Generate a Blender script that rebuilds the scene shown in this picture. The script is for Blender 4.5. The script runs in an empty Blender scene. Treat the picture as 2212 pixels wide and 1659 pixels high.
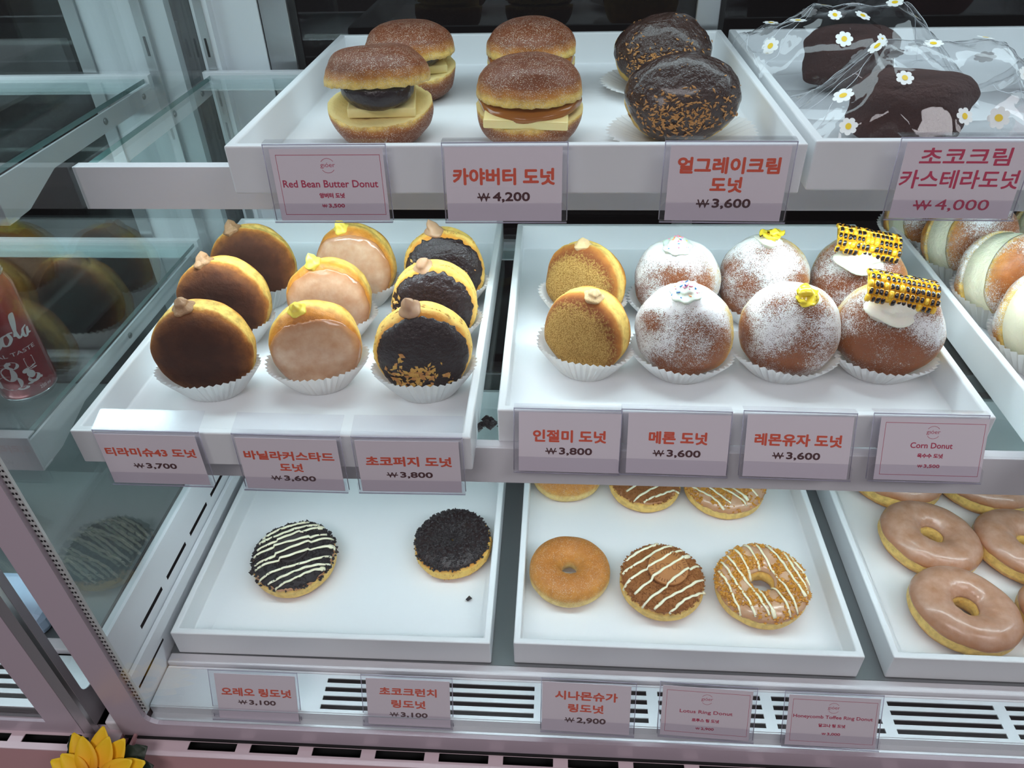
import bpy, bmesh, math, random
import numpy as np
from mathutils import Vector, Matrix, noise as mn

# ------------------------------------------------------------------ scene, camera, light
# Everything is laid out in centimetres around the middle shelf of the case; OZ lifts it to its height above the floor.
S = bpy.context.scene
C = S.collection
OZ = 0.92
def W(x, y, z): return Vector((x / 100, y / 100, z / 100 + OZ))

F_PX, PITCH, YAW, ROLL = 1606.1, math.radians(37.035), math.radians(4.328), math.radians(-1.655)
def make_camera():
    fw = Vector((-math.sin(YAW) * math.cos(PITCH), math.cos(YAW) * math.cos(PITCH), -math.sin(PITCH)))
    rt = Vector((math.cos(YAW), math.sin(YAW), 0)); up = rt.cross(fw)
    rt, up = rt * math.cos(ROLL) + up * math.sin(ROLL), up * math.cos(ROLL) - rt * math.sin(ROLL)
    cam = bpy.data.cameras.new('camera'); o = bpy.data.objects.new('camera', cam); C.objects.link(o)
    cam.sensor_width = 36; cam.lens = 36 * F_PX / 2212; cam.clip_start = 0.02; cam.clip_end = 60
    m = Matrix((rt, up, -fw)).transposed().to_4x4(); m.translation = W(0, -45.498, 44.095)
    o.matrix_world = m; S.camera = o
make_camera()

S.view_settings.view_transform = 'Standard'; S.view_settings.look = 'None'
S.view_settings.exposure = 0.0; S.view_settings.gamma = 1.0; S.view_settings.use_curve_mapping = False
cy = S.cycles
cy.use_denoising = True
cy.max_bounces = 10; cy.diffuse_bounces = 4; cy.glossy_bounces = 4; cy.transmission_bounces = 8; cy.transparent_max_bounces = 32
cy.caustics_reflective = False; cy.caustics_refractive = False; cy.sample_clamp_indirect = 6.0

def srgb(r, g, b):
    f = lambda c: (c / 255) / 12.92 if c / 255 <= .04045 else ((c / 255 + .055) / 1.055) ** 2.4
    return (f(r), f(g), f(b), 1)

w = bpy.data.worlds.new('world'); S.world = w; w.use_nodes = True
w.node_tree.nodes['Background'].inputs[0].default_value = (0.60, 0.57, 0.62, 1)
w.node_tree.nodes['Background'].inputs[1].default_value = 0.22

def area(name, loc, size, power, color=(1, 1, 1), rot=(0, 0, 0)):
    l = bpy.data.lights.new(name, 'AREA'); l.shape = 'RECTANGLE'; l.size, l.size_y = size; l.energy = power; l.color = color
    o = bpy.data.objects.new(name, l); C.objects.link(o); o.location = loc; o.rotation_euler = rot; return o
COOL = (0.76, 0.93, 1.0)
area('case_light_top', W(17, 24, 46.5), (1.20, 0.09), 1.9, COOL, (math.radians(3), 0, 0))
area('case_light_upper_shelf', W(17, 18.3, 17.0), (1.18, 0.016), 2.7, COOL, (math.radians(-14), 0, 0))
area('case_light_middle_shelf', W(17, 6.7, -5.2), (1.18, 0.016), 1.3, COOL, (math.radians(2), 0, 0))
area('case_light_neighbour', W(-105, 14, 46.5), (0.95, 0.05), 5.5, COOL)
area('room_light', (-0.5, -1.6, 2.62), (1.2, 0.6), 24, (1.0, 0.94, 0.98))
area('room_light', (1.4, -1.3, 2.62), (1.2, 0.6), 18, (1.0, 0.94, 0.98))

# ------------------------------------------------------------------ helpers: objects
def tag(o, label=None, cat=None, group=None, kind=None):
    if label: o['label'] = label
    if cat: o['category'] = cat
    if group: o['group'] = group
    if kind: o['kind'] = kind
    return o
def thing(name, label, cat, loc, rot=(0, 0, 0), group=None):
    o = bpy.data.objects.new(name, None); C.objects.link(o); o.empty_display_size = 0.02
    o.location = W(*loc); o.rotation_euler = rot
    return tag(o, label, cat, group)

class MB:
    """Collects shapes (centimetres) and links them as ONE mesh object."""
    def __init__(s): s.V = []; s.F = []; s.M = []; s.A = {}
    def add(s, V, F, mat=0, **attr):
        n = len(s.V)
        V = [tuple(v) for v in V]; s.V += V; s.F += [tuple(i + n for i in f) for f in F]
        s.M += (list(mat) if isinstance(mat, (list, tuple, np.ndarray)) else [mat] * len(F))
        for k in set(list(s.A) + list(attr)):
            a = s.A.setdefault(k, [0.0] * n)
            a += [float(x) for x in attr[k]] if k in attr and hasattr(attr[k], '__len__') else [float(attr.get(k, 0.0))] * len(V)
        return s
    def box(s, x0, x1, y0, y1, z0, z1, mat=0):
        V = [(x, y, z) for z in (z0, z1) for y in (y0, y1) for x in (x0, x1)]
        return s.add(V, [(0, 2, 3, 1), (4, 5, 7, 6), (0, 1, 5, 4), (2, 6, 7, 3), (0, 4, 6, 2), (1, 3, 7, 5)], mat)
    def prism(s, poly, axis, a, b, mat=0):
        """poly: 2-D outline, extruded along axis 'x','y' or 'z' from a to b."""
        mk = {'x': lambda p, t: (t, p[0], p[1]), 'y': lambda p, t: (p[0], t, p[1]), 'z': lambda p, t: (p[0], p[1], t)}[axis]
        n = len(poly); V = [mk(p, a) for p in poly] + [mk(p, b) for p in poly]
        F = [tuple(range(n))[::-1], tuple(range(n, 2 * n))] + [(i, (i + 1) % n, n + (i + 1) % n, n + i) for i in range(n)]
        return s.add(V, F, mat)
    def tube(s, pts, rad, n=8, mat=0, flat=1.0, nrm=None, cap=True):
        pts = [Vector(p) for p in pts]; k = len(pts)
        rad = rad if hasattr(rad, '__len__') else [rad] * k
        V = []; F = []
        for i, p in enumerate(pts):
            t = (pts[min(i + 1, k - 1)] - pts[max(i - 1, 0)]).normalized()
            u = (nrm[i] if nrm else Vector((0, 0, 1)))
            if abs(u.dot(t)) > .98: u = Vector((1, 0, 0))
            u = (u - t * u.dot(t)).normalized(); v = t.cross(u)
            for j in range(n):
                a = 2 * math.pi * j / n; V.append(p + (u * math.cos(a) * flat + v * math.sin(a)) * rad[i])
        for i in range(k - 1):
            for j in range(n): F.append((i * n + j, i * n + (j + 1) % n, (i + 1) * n + (j + 1) % n, (i + 1) * n + j))
        if cap: F += [tuple(range(n))[::-1], tuple(range((k - 1) * n, k * n))]
        return s.add(V, F, mat)
    def lathe(s, prof, n=48, mat=0, mod=None, cx=0, cyy=0):
        V = []; F = []
        for i, (r, z) in enumerate(prof):
            for j in range(n):
                a = 2 * math.pi * j / n; rr = mod(r, z, a, i) if mod else r
                V.append((cx + rr * math.cos(a), cyy + rr * math.sin(a), z))
        for i in range(len(prof) - 1):
            for j in range(n): F.append((i * n + j, i * n + (j + 1) % n, (i + 1) * n + (j + 1) % n, (i + 1) * n + j))
        if prof[0][0] > 1e-6: F.append(tuple(range(n))[::-1])
        if prof[-1][0] > 1e-6: F.append(tuple(range((len(prof) - 1) * n, len(prof) * n)))
        return s.add(V, F, mat)
    def chunk(s, p, r, rng, mat=0, stretch=(1, 1, 1), M=None):
        """a small irregular crumb"""
        V = []
        for d in ((1, 0, 0), (-1, 0, 0), (0, 1, 0), (0, -1, 0), (0, 0, 1), (0, 0, -1)):
            v = Vector((d[0] * stretch[0], d[1] * stretch[1], d[2] * stretch[2])) * r * rng.uniform(.7, 1.25)
            v += Vector((rng.uniform(-.25, .25), rng.uniform(-.25, .25), rng.uniform(-.25, .25))) * r * min(stretch)
            if M: v = M @ v
            V.append(Vector(p) + v)
        return s.add(V, [(0, 2, 4), (2, 1, 4), (1, 3, 4), (3, 0, 4), (2, 0, 5), (1, 2, 5), (3, 1, 5), (0, 3, 5)], mat)
    def xform(s, M, start=0):
        for i in range(start, len(s.V)): s.V[i] = tuple(M @ Vector(s.V[i]))
        return s
    def build(s, name, mats, parent=None, loc=None, smooth=True, bevel=0, solid=0, seg=2, label=None, kind=None):
        me = bpy.data.meshes.new(name)
        me.from_pydata([(x / 100, y / 100, z / 100) for x, y, z in s.V], [], s.F)
        for m in (mats if isinstance(mats, (list, tuple)) else [mats]): me.materials.append(m)
        me.polygons.foreach_set('material_index', s.M)
        me.polygons.foreach_set('use_smooth', [smooth] * len(s.F))
        for k, a in s.A.items(): me.attributes.new(k, 'FLOAT', 'POINT').data.foreach_set('value', a)
        me.validate(); me.update()
        o = bpy.data.objects.new(name, me); C.objects.link(o)
        if parent: o.parent = parent
        if loc is not None: o.location = W(*loc)
        if solid:
            d = o.modifiers.new('solid', 'SOLIDIFY'); d.thickness = solid / 100; d.offset = 0
        if bevel:
            b = o.modifiers.new('bevel', 'BEVEL'); b.width = bevel / 100; b.segments = seg; b.limit_method = 'ANGLE'; b.angle_limit = math.radians(40)
        if label: o['label'] = label
        if kind: o['kind'] = kind
        return o

def plate_holes(x0, x1, y0, y1, holes):
    """flat plate (x, y) with rectangular holes -> verts2d, faces"""
    xs = sorted({x0, x1} | {h[0] for h in holes} | {h[1] for h in holes}); ys = sorted({y0, y1} | {h[2] for h in holes} | {h[3] for h in holes})
    idx = {}; V = []; F = []
    def vi(i, j):
        if (i, j) not in idx: idx[(i, j)] = len(V); V.append((xs[i], ys[j]))
        return idx[(i, j)]
    for i in range(len(xs) - 1):
        for j in range(len(ys) - 1):
            cx, cyy = (xs[i] + xs[i + 1]) / 2, (ys[j] + ys[j + 1]) / 2
            if any(h[0] < cx < h[1] and h[2] < cyy < h[3] for h in holes): continue
            F.append((vi(i, j), vi(i + 1, j), vi(i + 1, j + 1), vi(i, j + 1)))
    return V, F

# ------------------------------------------------------------------ helpers: materials
def newmat(name):
    m = bpy.data.materials.new(name); m.use_nodes = True; nt = m.node_tree
    return m, nt, nt.nodes['Principled BSDF']
def P(name, col, rough=.5, metal=0.0, spec=.5, sss=0, sss_r=(1, .5, .25), emit=None, estr=0, coat=0, bump=None):
    m, nt, b = newmat(name)
    b.inputs['Base Color'].default_value = col; b.inputs['Roughness'].default_value = rough; b.inputs['Metallic'].default_value = metal
    b.inputs['Specular IOR Level'].default_value = spec
    if sss: b.inputs['Subsurface Weight'].default_value = sss; b.inputs['Subsurface Radius'].default_value = sss_r; b.inputs['Subsurface Scale'].default_value = .006
    if coat: b.inputs['Coat Weight'].default_value = coat; b.inputs['Coat Roughness'].default_value = .12
    if emit: b.inputs['Emission Color'].default_value = emit; b.inputs['Emission Strength'].default_value = estr
    if bump: add_bump(nt, b, *bump)
    return m
def N(nt, t, **kw):
    n = nt.nodes.new(t)
    for k, v in kw.items(): setattr(n, k, v)
    return n
def L(nt, a, b): nt.links.new(a, b)
def objco(nt): return N(nt, 'ShaderNodeTexCoord').outputs['Object']
def noise(nt, scale, detail=4, rough=.6, co=None, out='Fac'):
    n = N(nt, 'ShaderNodeTexNoise'); n.inputs['Scale'].default_value = scale; n.inputs['Detail'].default_value = detail; n.inputs['Roughness'].default_value = rough
    L(nt, co or objco(nt), n.inputs['Vector']); return n.outputs[out]
def ramp(nt, fac, stops, interp='LINEAR'):
    r = N(nt, 'ShaderNodeValToRGB'); r.color_ramp.interpolation = interp
    e = r.color_ramp.elements
    while len(e) < len(stops): e.new(0.5)
    for i, (p, c) in enumerate(stops): e[i].position = p; e[i].color = c if hasattr(c, '__len__') else (c, c, c, 1)
    L(nt, fac, r.inputs['Fac']); return r.outputs['Color']
def mixc(nt, fac, a, b):
    n = N(nt, 'ShaderNodeMix', data_type='RGBA')
    for v, s in ((fac, n.inputs[0]), (a, n.inputs[6]), (b, n.inputs[7])):
        if hasattr(v, 'is_linked') or isinstance(v, bpy.types.NodeSocket): L(nt, v, s)
        else: s.default_value = v
    return n.outputs[2]
def math_(nt, op, a, b=None, clamp=False):
    n = N(nt, 'ShaderNodeMath', operation=op); n.use_clamp = clamp
    for v, s in ((a, n.inputs[0]), (b, n.inputs[1])):
        if v is None: continue
        if isinstance(v, bpy.types.NodeSocket): L(nt, v, s)
        else: s.default_value = v
    return n.outputs[0]
def madd(nt, a, b, c):
    n = N(nt, 'ShaderNodeMath', operation='MULTIPLY_ADD'); L(nt, a, n.inputs[0]); n.inputs[1].default_value = b; n.inputs[2].default_value = c
    return n.outputs[0]
def attr(nt, k): return N(nt, 'ShaderNodeAttribute', attribute_name=k).outputs['Fac']
def add_bump(nt, b, scale, dist, detail=4, h=None, strength=1.0):
    n = N(nt, 'ShaderNodeBump'); n.inputs['Distance'].default_value = dist; n.inputs['Strength'].default_value = strength
    L(nt, h or noise(nt, scale, detail), n.inputs['Height']); L(nt, n.outputs['Normal'], b.inputs['Normal']); return n

def glassmat(name, tint=(1, 1, 1), f0=.04, rough=.0, gain=1.0):
    """clear pane: what lies behind shows through, a Schlick share of it mirrors"""
    m = bpy.data.materials.new(name); m.use_nodes = True; nt = m.node_tree; nt.nodes.clear()
    lw = N(nt, 'ShaderNodeLayerWeight'); lw.inputs['Blend'].default_value = .5
    p5 = math_(nt, 'POWER', lw.outputs['Facing'], 5.0)
    f = math_(nt, 'ADD', math_(nt, 'MULTIPLY', p5, (1 - f0) * gain), f0, True)
    tr = N(nt, 'ShaderNodeBsdfTransparent'); tr.inputs[0].default_value = (*tint, 1)
    gl = N(nt, 'ShaderNodeBsdfGlossy'); gl.inputs['Roughness'].default_value = rough
    mx = N(nt, 'ShaderNodeMixShader'); L(nt, f, mx.inputs[0]); L(nt, tr.outputs[0], mx.inputs[1]); L(nt, gl.outputs[0], mx.inputs[2])
    o = N(nt, 'ShaderNodeOutputMaterial'); L(nt, mx.outputs[0], o.inputs[0]); return m

M = {}
M['tray'] = P('milky_acrylic', srgb(236, 238, 240), .32, spec=.45)
M['shelf_white'] = P('white_powder_coat', srgb(226, 224, 228), .38, bump=(900, .00004))
M['case_white'] = P('white_sheet_metal', srgb(222, 224, 228), .34)
M['grille'] = P('satin_steel_sheet', srgb(214, 218, 222), .3, metal=.25)
M['alu'] = P('brushed_aluminium', srgb(196, 198, 200), .28, metal=.85)
M['deck'] = P('dull_steel_deck', srgb(128, 132, 134), .3, metal=.6)
M['dark'] = P('black_gap', srgb(18, 18, 19), .6)
M['base_pink'] = P('pale_pink_panel', srgb(216, 196, 202), .42)
M['front_pink'] = P('pink_front_panel', srgb(206, 160, 162), .45)
M['border'] = P('lilac_printed_border', srgb(186, 172, 182), .3)
M['border_side'] = P('grey_printed_border', srgb(150, 146, 152), .35)
M['glass'] = glassmat('clear_glass', (.985, .992, .99), .035)
M['side_glass'] = glassmat('side_glass', (.93, .965, .96), .06, gain=1.3)
M['shelf_glass'] = glassmat('greenish_shelf_glass', (.90, .965, .955), .05)
M['glass_edge'] = P('green_glass_edge', srgb(96, 132, 130), .15)
M['acrylic'] = glassmat('clear_acrylic', (.975, .97, .985), .05, rough=.16)
M['acrylic_edge'] = P('acrylic_edge', srgb(176, 172, 190), .2)
M['door_glass'] = glassmat('dark_door_glass', (.14, .135, .145), .035)
M['card'] = P('card_paper', srgb(232, 222, 230), .6)
M['ink_red'] = P('orange_red_ink', srgb(222, 92, 68), .6)
M['ink_dark'] = P('dark_brown_ink', srgb(84, 50, 54), .6)
M['ink_pink'] = P('crimson_ink', srgb(190, 58, 92), .6)
M['ink_magenta'] = P('magenta_red_ink', srgb(200, 66, 98), .6)
M['screw'] = P('zinc_screw', srgb(150, 150, 150), .3, metal=.9)
M['trim'] = P('clear_seal', srgb(206, 208, 206), .3)
M['liner'] = P('parchment_paper', srgb(236, 238, 240), .62)
def cupmat():
    m, nt, b = newmat('white_baking_paper'); b.inputs['Base Color'].default_value = srgb(240, 240, 240); b.inputs['Roughness'].default_value = .65
    t = N(nt, 'ShaderNodeBsdfTranslucent'); t.inputs[0].default_value = srgb(236, 234, 232)
    mx = N(nt, 'ShaderNodeMixShader'); mx.inputs[0].default_value = .35
    L(nt, b.outputs[0], mx.inputs[1]); L(nt, t.outputs[0], mx.inputs[2]); L(nt, mx.outputs[0], nt.nodes['Material Output'].inputs[0]); return m
M['cup'] = cupmat()

BROWN_D, BROWN, GOLD, PALE = srgb(92, 44, 18), srgb(150, 84, 34), srgb(212, 140, 50), srgb(244, 206, 112)
def dough(name, stops, wob=.16, sugar=0, powder=False, grain=None, rough=.5, bumpd=.0006, spots=None):
    """ax runs -1 (back/bottom face) .. 1 (front/top face); stops on 0..1"""
    m, nt, b = newmat(name); co = objco(nt)
    ax = attr(nt, 'ax')
    n = noise(nt, 55, 5, .6, co)
    f = math_(nt, 'ADD', madd(nt, ax, .5, .5), math_(nt, 'MULTIPLY', math_(nt, 'SUBTRACT', n, .5), wob))
    col = ramp(nt, f, stops)
    n2 = noise(nt, 140, 4, .6, co)
    col = mixc(nt, math_(nt, 'MULTIPLY', ramp(nt, n2, [(.42, 0.0), (.66, 1.0)]), .35), col, srgb(120, 62, 26) if spots is None else spots)
    b.inputs['Roughness'].default_value = rough; b.inputs['Specular IOR Level'].default_value = .35
    h = math_(nt, 'ADD', noise(nt, 260, 6, .6, co), math_(nt, 'MULTIPLY', noise(nt, 48, 4, .55, co), 2.2))
    if sugar:
        v = N(nt, 'ShaderNodeTexVoronoi'); v.inputs['Scale'].default_value = 1450; L(nt, co, v.inputs['Vector'])
        cov = attr(nt, 'cov')
        lim = math_(nt, 'MULTIPLY', math_(nt, 'MULTIPLY', cov, sugar), ramp(nt, noise(nt, 95, 4, .65, co), [(.34, .15), (.68, 1.6)]))
        g = math_(nt, 'LESS_THAN', v.outputs['Distance'], .34)
        pick = N(nt, 'ShaderNodeSeparateColor'); L(nt, v.outputs['Color'], pick.inputs[0])
        g2 = math_(nt, 'LESS_THAN', pick.outputs[0], lim)
        s_ = math_(nt, 'MULTIPLY', g, g2)
        col = mixc(nt, s_, col, srgb(238, 226, 210)); h = math_(nt, 'ADD', math_(nt, 'MULTIPLY', s_, .8), h)
    if powder:
        cov = attr(nt, 'cov')
        fine = noise(nt, 1150, 2, .8, co); mid = noise(nt, 210, 5, .7, co)
        t = math_(nt, 'ADD', math_(nt, 'MULTIPLY', fine, 1.25), math_(nt, 'MULTIPLY', mid, .5))
        t = math_(nt, 'ADD', t, math_(nt, 'SUBTRACT', cov, 1.36))
        s_ = ramp(nt, t, [(.0, 0.0), (.12, .95)])
        col = mixc(nt, s_, col, srgb(243, 241, 240)); h = math_(nt, 'ADD', math_(nt, 'MULTIPLY', s_, .7), h)
        L(nt, madd(nt, s_, .4, rough), b.inputs['Roughness'])
    if grain:
        cov = attr(nt, 'cov')
        v = N(nt, 'ShaderNodeTexVoronoi'); v.inputs['Scale'].default_value = 900; L(nt, co, v.inputs['Vector'])
        fine = v.outputs['Distance']
        t = math_(nt, 'ADD', math_(nt, 'SUBTRACT', cov, .25), math_(nt, 'MULTIPLY', math_(nt, 'SUBTRACT', noise(nt, 420, 4, .7, co), .5), 1.5))
        s_ = ramp(nt, t, [(.25, 0.0), (.5, 1.0)])
        g_ = ramp(nt, fine, [(.1, grain[0]), (.75, grain[1])])
        col = mixc(nt, s_, col, g_); h = math_(nt, 'ADD', math_(nt, 'MULTIPLY', math_(nt, 'SUBTRACT', 1.0, fine), s_), h)
        b.inputs['Roughness'].default_value = .8
    L(nt, col, b.inputs['Base Color'])
    b.inputs['Subsurface Weight'].default_value = .08; b.inputs['Subsurface Radius'].default_value = (1, .5, .2); b.inputs['Subsurface Scale'].default_value = .004
    add_bump(nt, b, 0, bumpd, h=h)
    return m
COCOA, COCOA_D = srgb(78, 42, 24), srgb(58, 30, 18)
M['d_tiramisu'] = dough('cocoa_dusted_dough', [(0, BROWN_D), (.16, BROWN), (.34, GOLD), (.45, PALE), (.57, PALE), (.65, srgb(186, 120, 50)), (.74, srgb(128, 76, 36)), (.90, COCOA), (1, COCOA_D)], .26, rough=.8, bumpd=.0009, spots=srgb(64, 34, 20))
M['d_vanilla'] = dough('golden_dough', [(0, BROWN_D), (.2, BROWN), (.36, GOLD), (.46, PALE), (.56, PALE), (.68, GOLD), (1, srgb(196, 116, 46))], .16, rough=.4)
M['d_fudge'] = dough('flaky_pale_dough', [(0, BROWN), (.2, GOLD), (.36, PALE), (.64, PALE), (.76, GOLD), (1, BROWN)], .35, rough=.55, spots=srgb(214, 140, 40))
M['d_bean'] = dough('bean_powder_dough', [(0, BROWN_D), (.2, BROWN_D), (.34, GOLD), (.44, PALE), (.56, PALE), (.66, srgb(190, 122, 52)), (.8, srgb(134, 70, 28)), (1, srgb(120, 62, 26))], .12, grain=(srgb(214, 172, 100), srgb(150, 108, 46)))
M['d_sugar'] = dough('powdered_dough', [(0, BROWN), (.3, GOLD), (.42, PALE), (.52, PALE), (.64, srgb(186, 120, 58)), (.76, srgb(148, 86, 46)), (1, srgb(138, 78, 44))], .14, powder=True, rough=.38)
M['d_bun'] = dough('sugared_bun_dough', [(0, BROWN_D), (.39, srgb(126, 66, 26)), (.445, srgb(176, 108, 44)), (.485, PALE), (.55, PALE), (.62, srgb(196, 128, 56)), (.72, srgb(126, 66, 28)), (1, srgb(96, 46, 20))], .12, sugar=.6, rough=.42)
M['d_earl'] = dough('plain_bun_dough', [(0, GOLD), (.3, PALE), (.55, PALE), (.72, GOLD), (1, srgb(186, 116, 56))], .12)
M['d_ring'] = dough('ring_dough', [(0, srgb(170, 100, 40)), (.18, GOLD), (.36, srgb(242, 202, 112)), (.6, srgb(244, 208, 122)), (.74, srgb(226, 170, 80)), (1, srgb(204, 130, 50))], .1, rough=.45)
M['d_cinn'] = dough('cinnamon_ring_dough', [(0, GOLD), (.25, srgb(236, 206, 130)), (.45, srgb(240, 212, 138)), (.6, srgb(216, 158, 78)), (.75, srgb(206, 140, 60)), (1, srgb(190, 120, 52))], .12, sugar=.4, rough=.55, spots=srgb(150, 88, 40))
M['d_cream'] = dough('cream_bun_dough', [(0, srgb(170, 104, 48)), (.4, GOLD), (.5, PALE), (.6, srgb(196, 128, 58)), (.8, srgb(160, 94, 42)), (1, srgb(146, 82, 38))], .1, powder=True, rough=.38)
def crumb(name):
    return P(name, srgb(240, 216, 146), .8, sss=.1, bump=(420, .0008, 6))
M['crumb'] = crumb('pale_crumb')
M['glaze'] = None
def glazemat(name, c1, c2, rough=.16, amt=1.0):
    m, nt, b = newmat(name); co = objco(nt)
    col = ramp(nt, noise(nt, 70, 5, .6, co), [(.28, c1), (.74, c2)])
    e = math_(nt, 'ADD', attr(nt, 'ax'), math_(nt, 'MULTIPLY', math_(nt, 'SUBTRACT', noise(nt, 90, 3, .6, co), .5), .25))
    L(nt, mixc(nt, math_(nt, 'MULTIPLY', ramp(nt, e, [(.62, 0.0), (.98, 1.0)]), .8), col, srgb(178, 108, 48)), b.inputs['Base Color'])
    b.inputs['Roughness'].default_value = rough; b.inputs['Coat Weight'].default_value = .3; b.inputs['Coat Roughness'].default_value = .1
    b.inputs['Subsurface Weight'].default_value = .15; b.inputs['Subsurface Radius'].default_value = (1, .6, .4); b.inputs['Subsurface Scale'].default_value = .004
    add_bump(nt, b, 120, .0004, 3); return m
M['glaze'] = glazemat('sugar_glaze', srgb(192, 144, 108), srgb(218, 182, 152), .16)
M['glaze_ring'] = glazemat('ring_sugar_glaze', srgb(172, 122, 90), srgb(200, 160, 138), .3)
M['choco'] = P('dark_chocolate', srgb(40, 27, 27), .24, spec=.5, bump=(200, .0022, 4))
M['choco_milk'] = P('chocolate_icing', srgb(58, 36, 28), .2, spec=.5, coat=.4, bump=(110, .005, 4))
M['black_crumb'] = P('black_cookie_crumb', srgb(34, 28, 30), .6, bump=(500, .001))
M['lotus_crumb'] = P('brown_biscuit_crumb', srgb(150, 92, 40), .75, bump=(500, .001))
M['toffee'] = P('golden_toffee_crumb', srgb(206, 142, 50), .35, sss=.15)
M['nut'] = P('roasted_nut_chip', srgb(206, 160, 80), .55)
M['nut_brown'] = P('brown_nut_chip', srgb(188, 132, 72), .55)
M['cream_mocha'] = P('mocha_cream', srgb(188, 148, 116), .45, sss=.2)
M['cream_tira'] = P('cocoa_cream', srgb(170, 130, 94), .5, sss=.15, bump=(380, .0012))
M['custard'] = P('yellow_custard', srgb(246, 222, 96), .3, sss=.25)
M['cream_bean'] = P('bean_cream', srgb(222, 188, 140), .5, sss=.2, bump=(500, .0008))
M['cream_white'] = P('white_cream', srgb(246, 242, 226), .4, sss=.25, bump=(120, .001))
M['cream_melon'] = P('mint_cream', srgb(228, 240, 226), .42, sss=.25)
M['whipped'] = P('whipped_cream', srgb(244, 238, 210), .45, sss=.2, bump=(160, .0016, 5))
M['drizzle'] = P('white_chocolate', srgb(246, 238, 206), .32, sss=.15)
M['lemon'] = P('candied_yuzu', srgb(250, 214, 60), .12, sss=.4, sss_r=(1, .7, .1), coat=.6)
M['bean_paste'] = P('red_bean_paste', srgb(34, 20, 22), .28, spec=.5, bump=(160, .0012))
M['butter'] = P('butter_slab', srgb(242, 222, 156), .35, sss=.25)
M['kaya'] = P('kaya_jam', srgb(158, 96, 40), .2, sss=.2)
M['biscuit'] = P('caramel_biscuit', srgb(176, 116, 62), .65, bump=(420, .0005))
M['biscuit_dark'] = P('biscuit_relief', srgb(134, 80, 38), .65)
M['cookie'] = P('black_cookie', srgb(40, 33, 34), .6, bump=(420, .0007))
M['castella'] = P('chocolate_sponge', srgb(78, 46, 40), .85, bump=(260, .006, 8))
M['strawberry'] = P('strawberry_sponge', srgb(236, 150, 150), .8, bump=(420, .003, 6))
M['film'] = glassmat('clear_film', (.985, .985, .99), .05, gain=.9, rough=.03)
M['fold_glint'] = P('film_fold_glint', srgb(226, 230, 236), .12, spec=.8)  # near-white tubes painted in for the bright glare lines along film folds
M['daisy'] = P('daisy_print_white', srgb(240, 240, 238), .4)
M['daisy_y'] = P('daisy_print_yellow', srgb(240, 200, 30), .4)
def cornmat():
    m, nt, b = newmat('grilled_corn'); co = objco(nt)
    c = attr(nt, 'char'); n = noise(nt, 300, 3, .6, co)
    f = math_(nt, 'ADD', c, math_(nt, 'MULTIPLY', math_(nt, 'SUBTRACT', n, .5), .9))
    L(nt, ramp(nt, f, [(.34, srgb(244, 196, 52)), (.48, srgb(220, 146, 30)), (.56, srgb(40, 28, 20)), (1, srgb(22, 18, 18))]), b.inputs['Base Color'])
    b.inputs['Roughness'].default_value = .22; b.inputs['Coat Weight'].default_value = .4
    b.inputs['Subsurface Weight'].default_value = .1; b.inputs['Subsurface Scale'].default_value = .003
    return m
M['corn'] = cornmat()
M['can_red'] = P('red_can_paint', srgb(150, 26, 40), .25, metal=.35, coat=.4)
M['can_alu'] = P('can_aluminium', srgb(206, 206, 208), .22, metal=.95)
M['can_print'] = P('white_can_print', srgb(214, 208, 210), .35)
def petalmat():
    m, nt, b = newmat('yellow_petal'); a = attr(nt, 'ax')
    L(nt, ramp(nt, a, [(0, srgb(212, 116, 10)), (.45, srgb(242, 176, 12)), (1, srgb(238, 198, 24))]), b.inputs['Base Color']); b.inputs['Roughness'].default_value = .6; return m
M['petal'] = petalmat()
M['leaf'] = P('dark_green_leaf', srgb(28, 44, 30), .5)
M['flower_disc'] = P('brown_flower_disc', srgb(84, 46, 20), .8, bump=(600, .002))
M['stem'] = P('green_stem', srgb(58, 92, 44), .6)
M['led'] = P('led_diffuser', srgb(240, 244, 248), .5, emit=(.80, .95, 1, 1), estr=7)
M['room_floor'] = P('grey_floor_tile', srgb(120, 114, 116), .4)
M['room_wall'] = P('dark_back_wall', srgb(62, 56, 58), .7)
M['ceiling_m'] = P('pale_ceiling', srgb(200, 192, 196), .8)
M['counter'] = P('counter_steel', srgb(120, 122, 124), .35, metal=.6)
M['wicker'] = P('brown_wicker', srgb(96, 66, 56), .7)
M['red_plastic'] = P('dull_red_plastic', srgb(150, 54, 50), .5)
M['blue_plastic'] = P('pale_blue_plastic', srgb(176, 196, 220), .4)
for k, c in enumerate((srgb(236, 140, 170), srgb(60, 130, 200), srgb(240, 150, 90), srgb(250, 250, 250), srgb(240, 210, 90))): M['spr%d' % k] = P('sprinkle_%s' % 'pink blue orange white yellow'.split()[k], c, .35)

# ------------------------------------------------------------------ the room
def structure(name, mb, m, **k):
    o = mb.build(name, m, **k); o['kind'] = 'structure'; return o
FL = -92.0
structure('floor', MB().box(-400, 400, -300, 260, FL - 4, FL), M['room_floor'], loc=(0, 0, 0), smooth=False)
structure('wall_back', MB().box(-400, 400, 200, 206, FL, 180), M['room_wall'], loc=(0, 0, 0), smooth=False)
structure('ceiling', MB().box(-400, 400, -300, 206, 180, 184), M['ceiling_m'], loc=(0, 0, 0), smooth=False)

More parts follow.
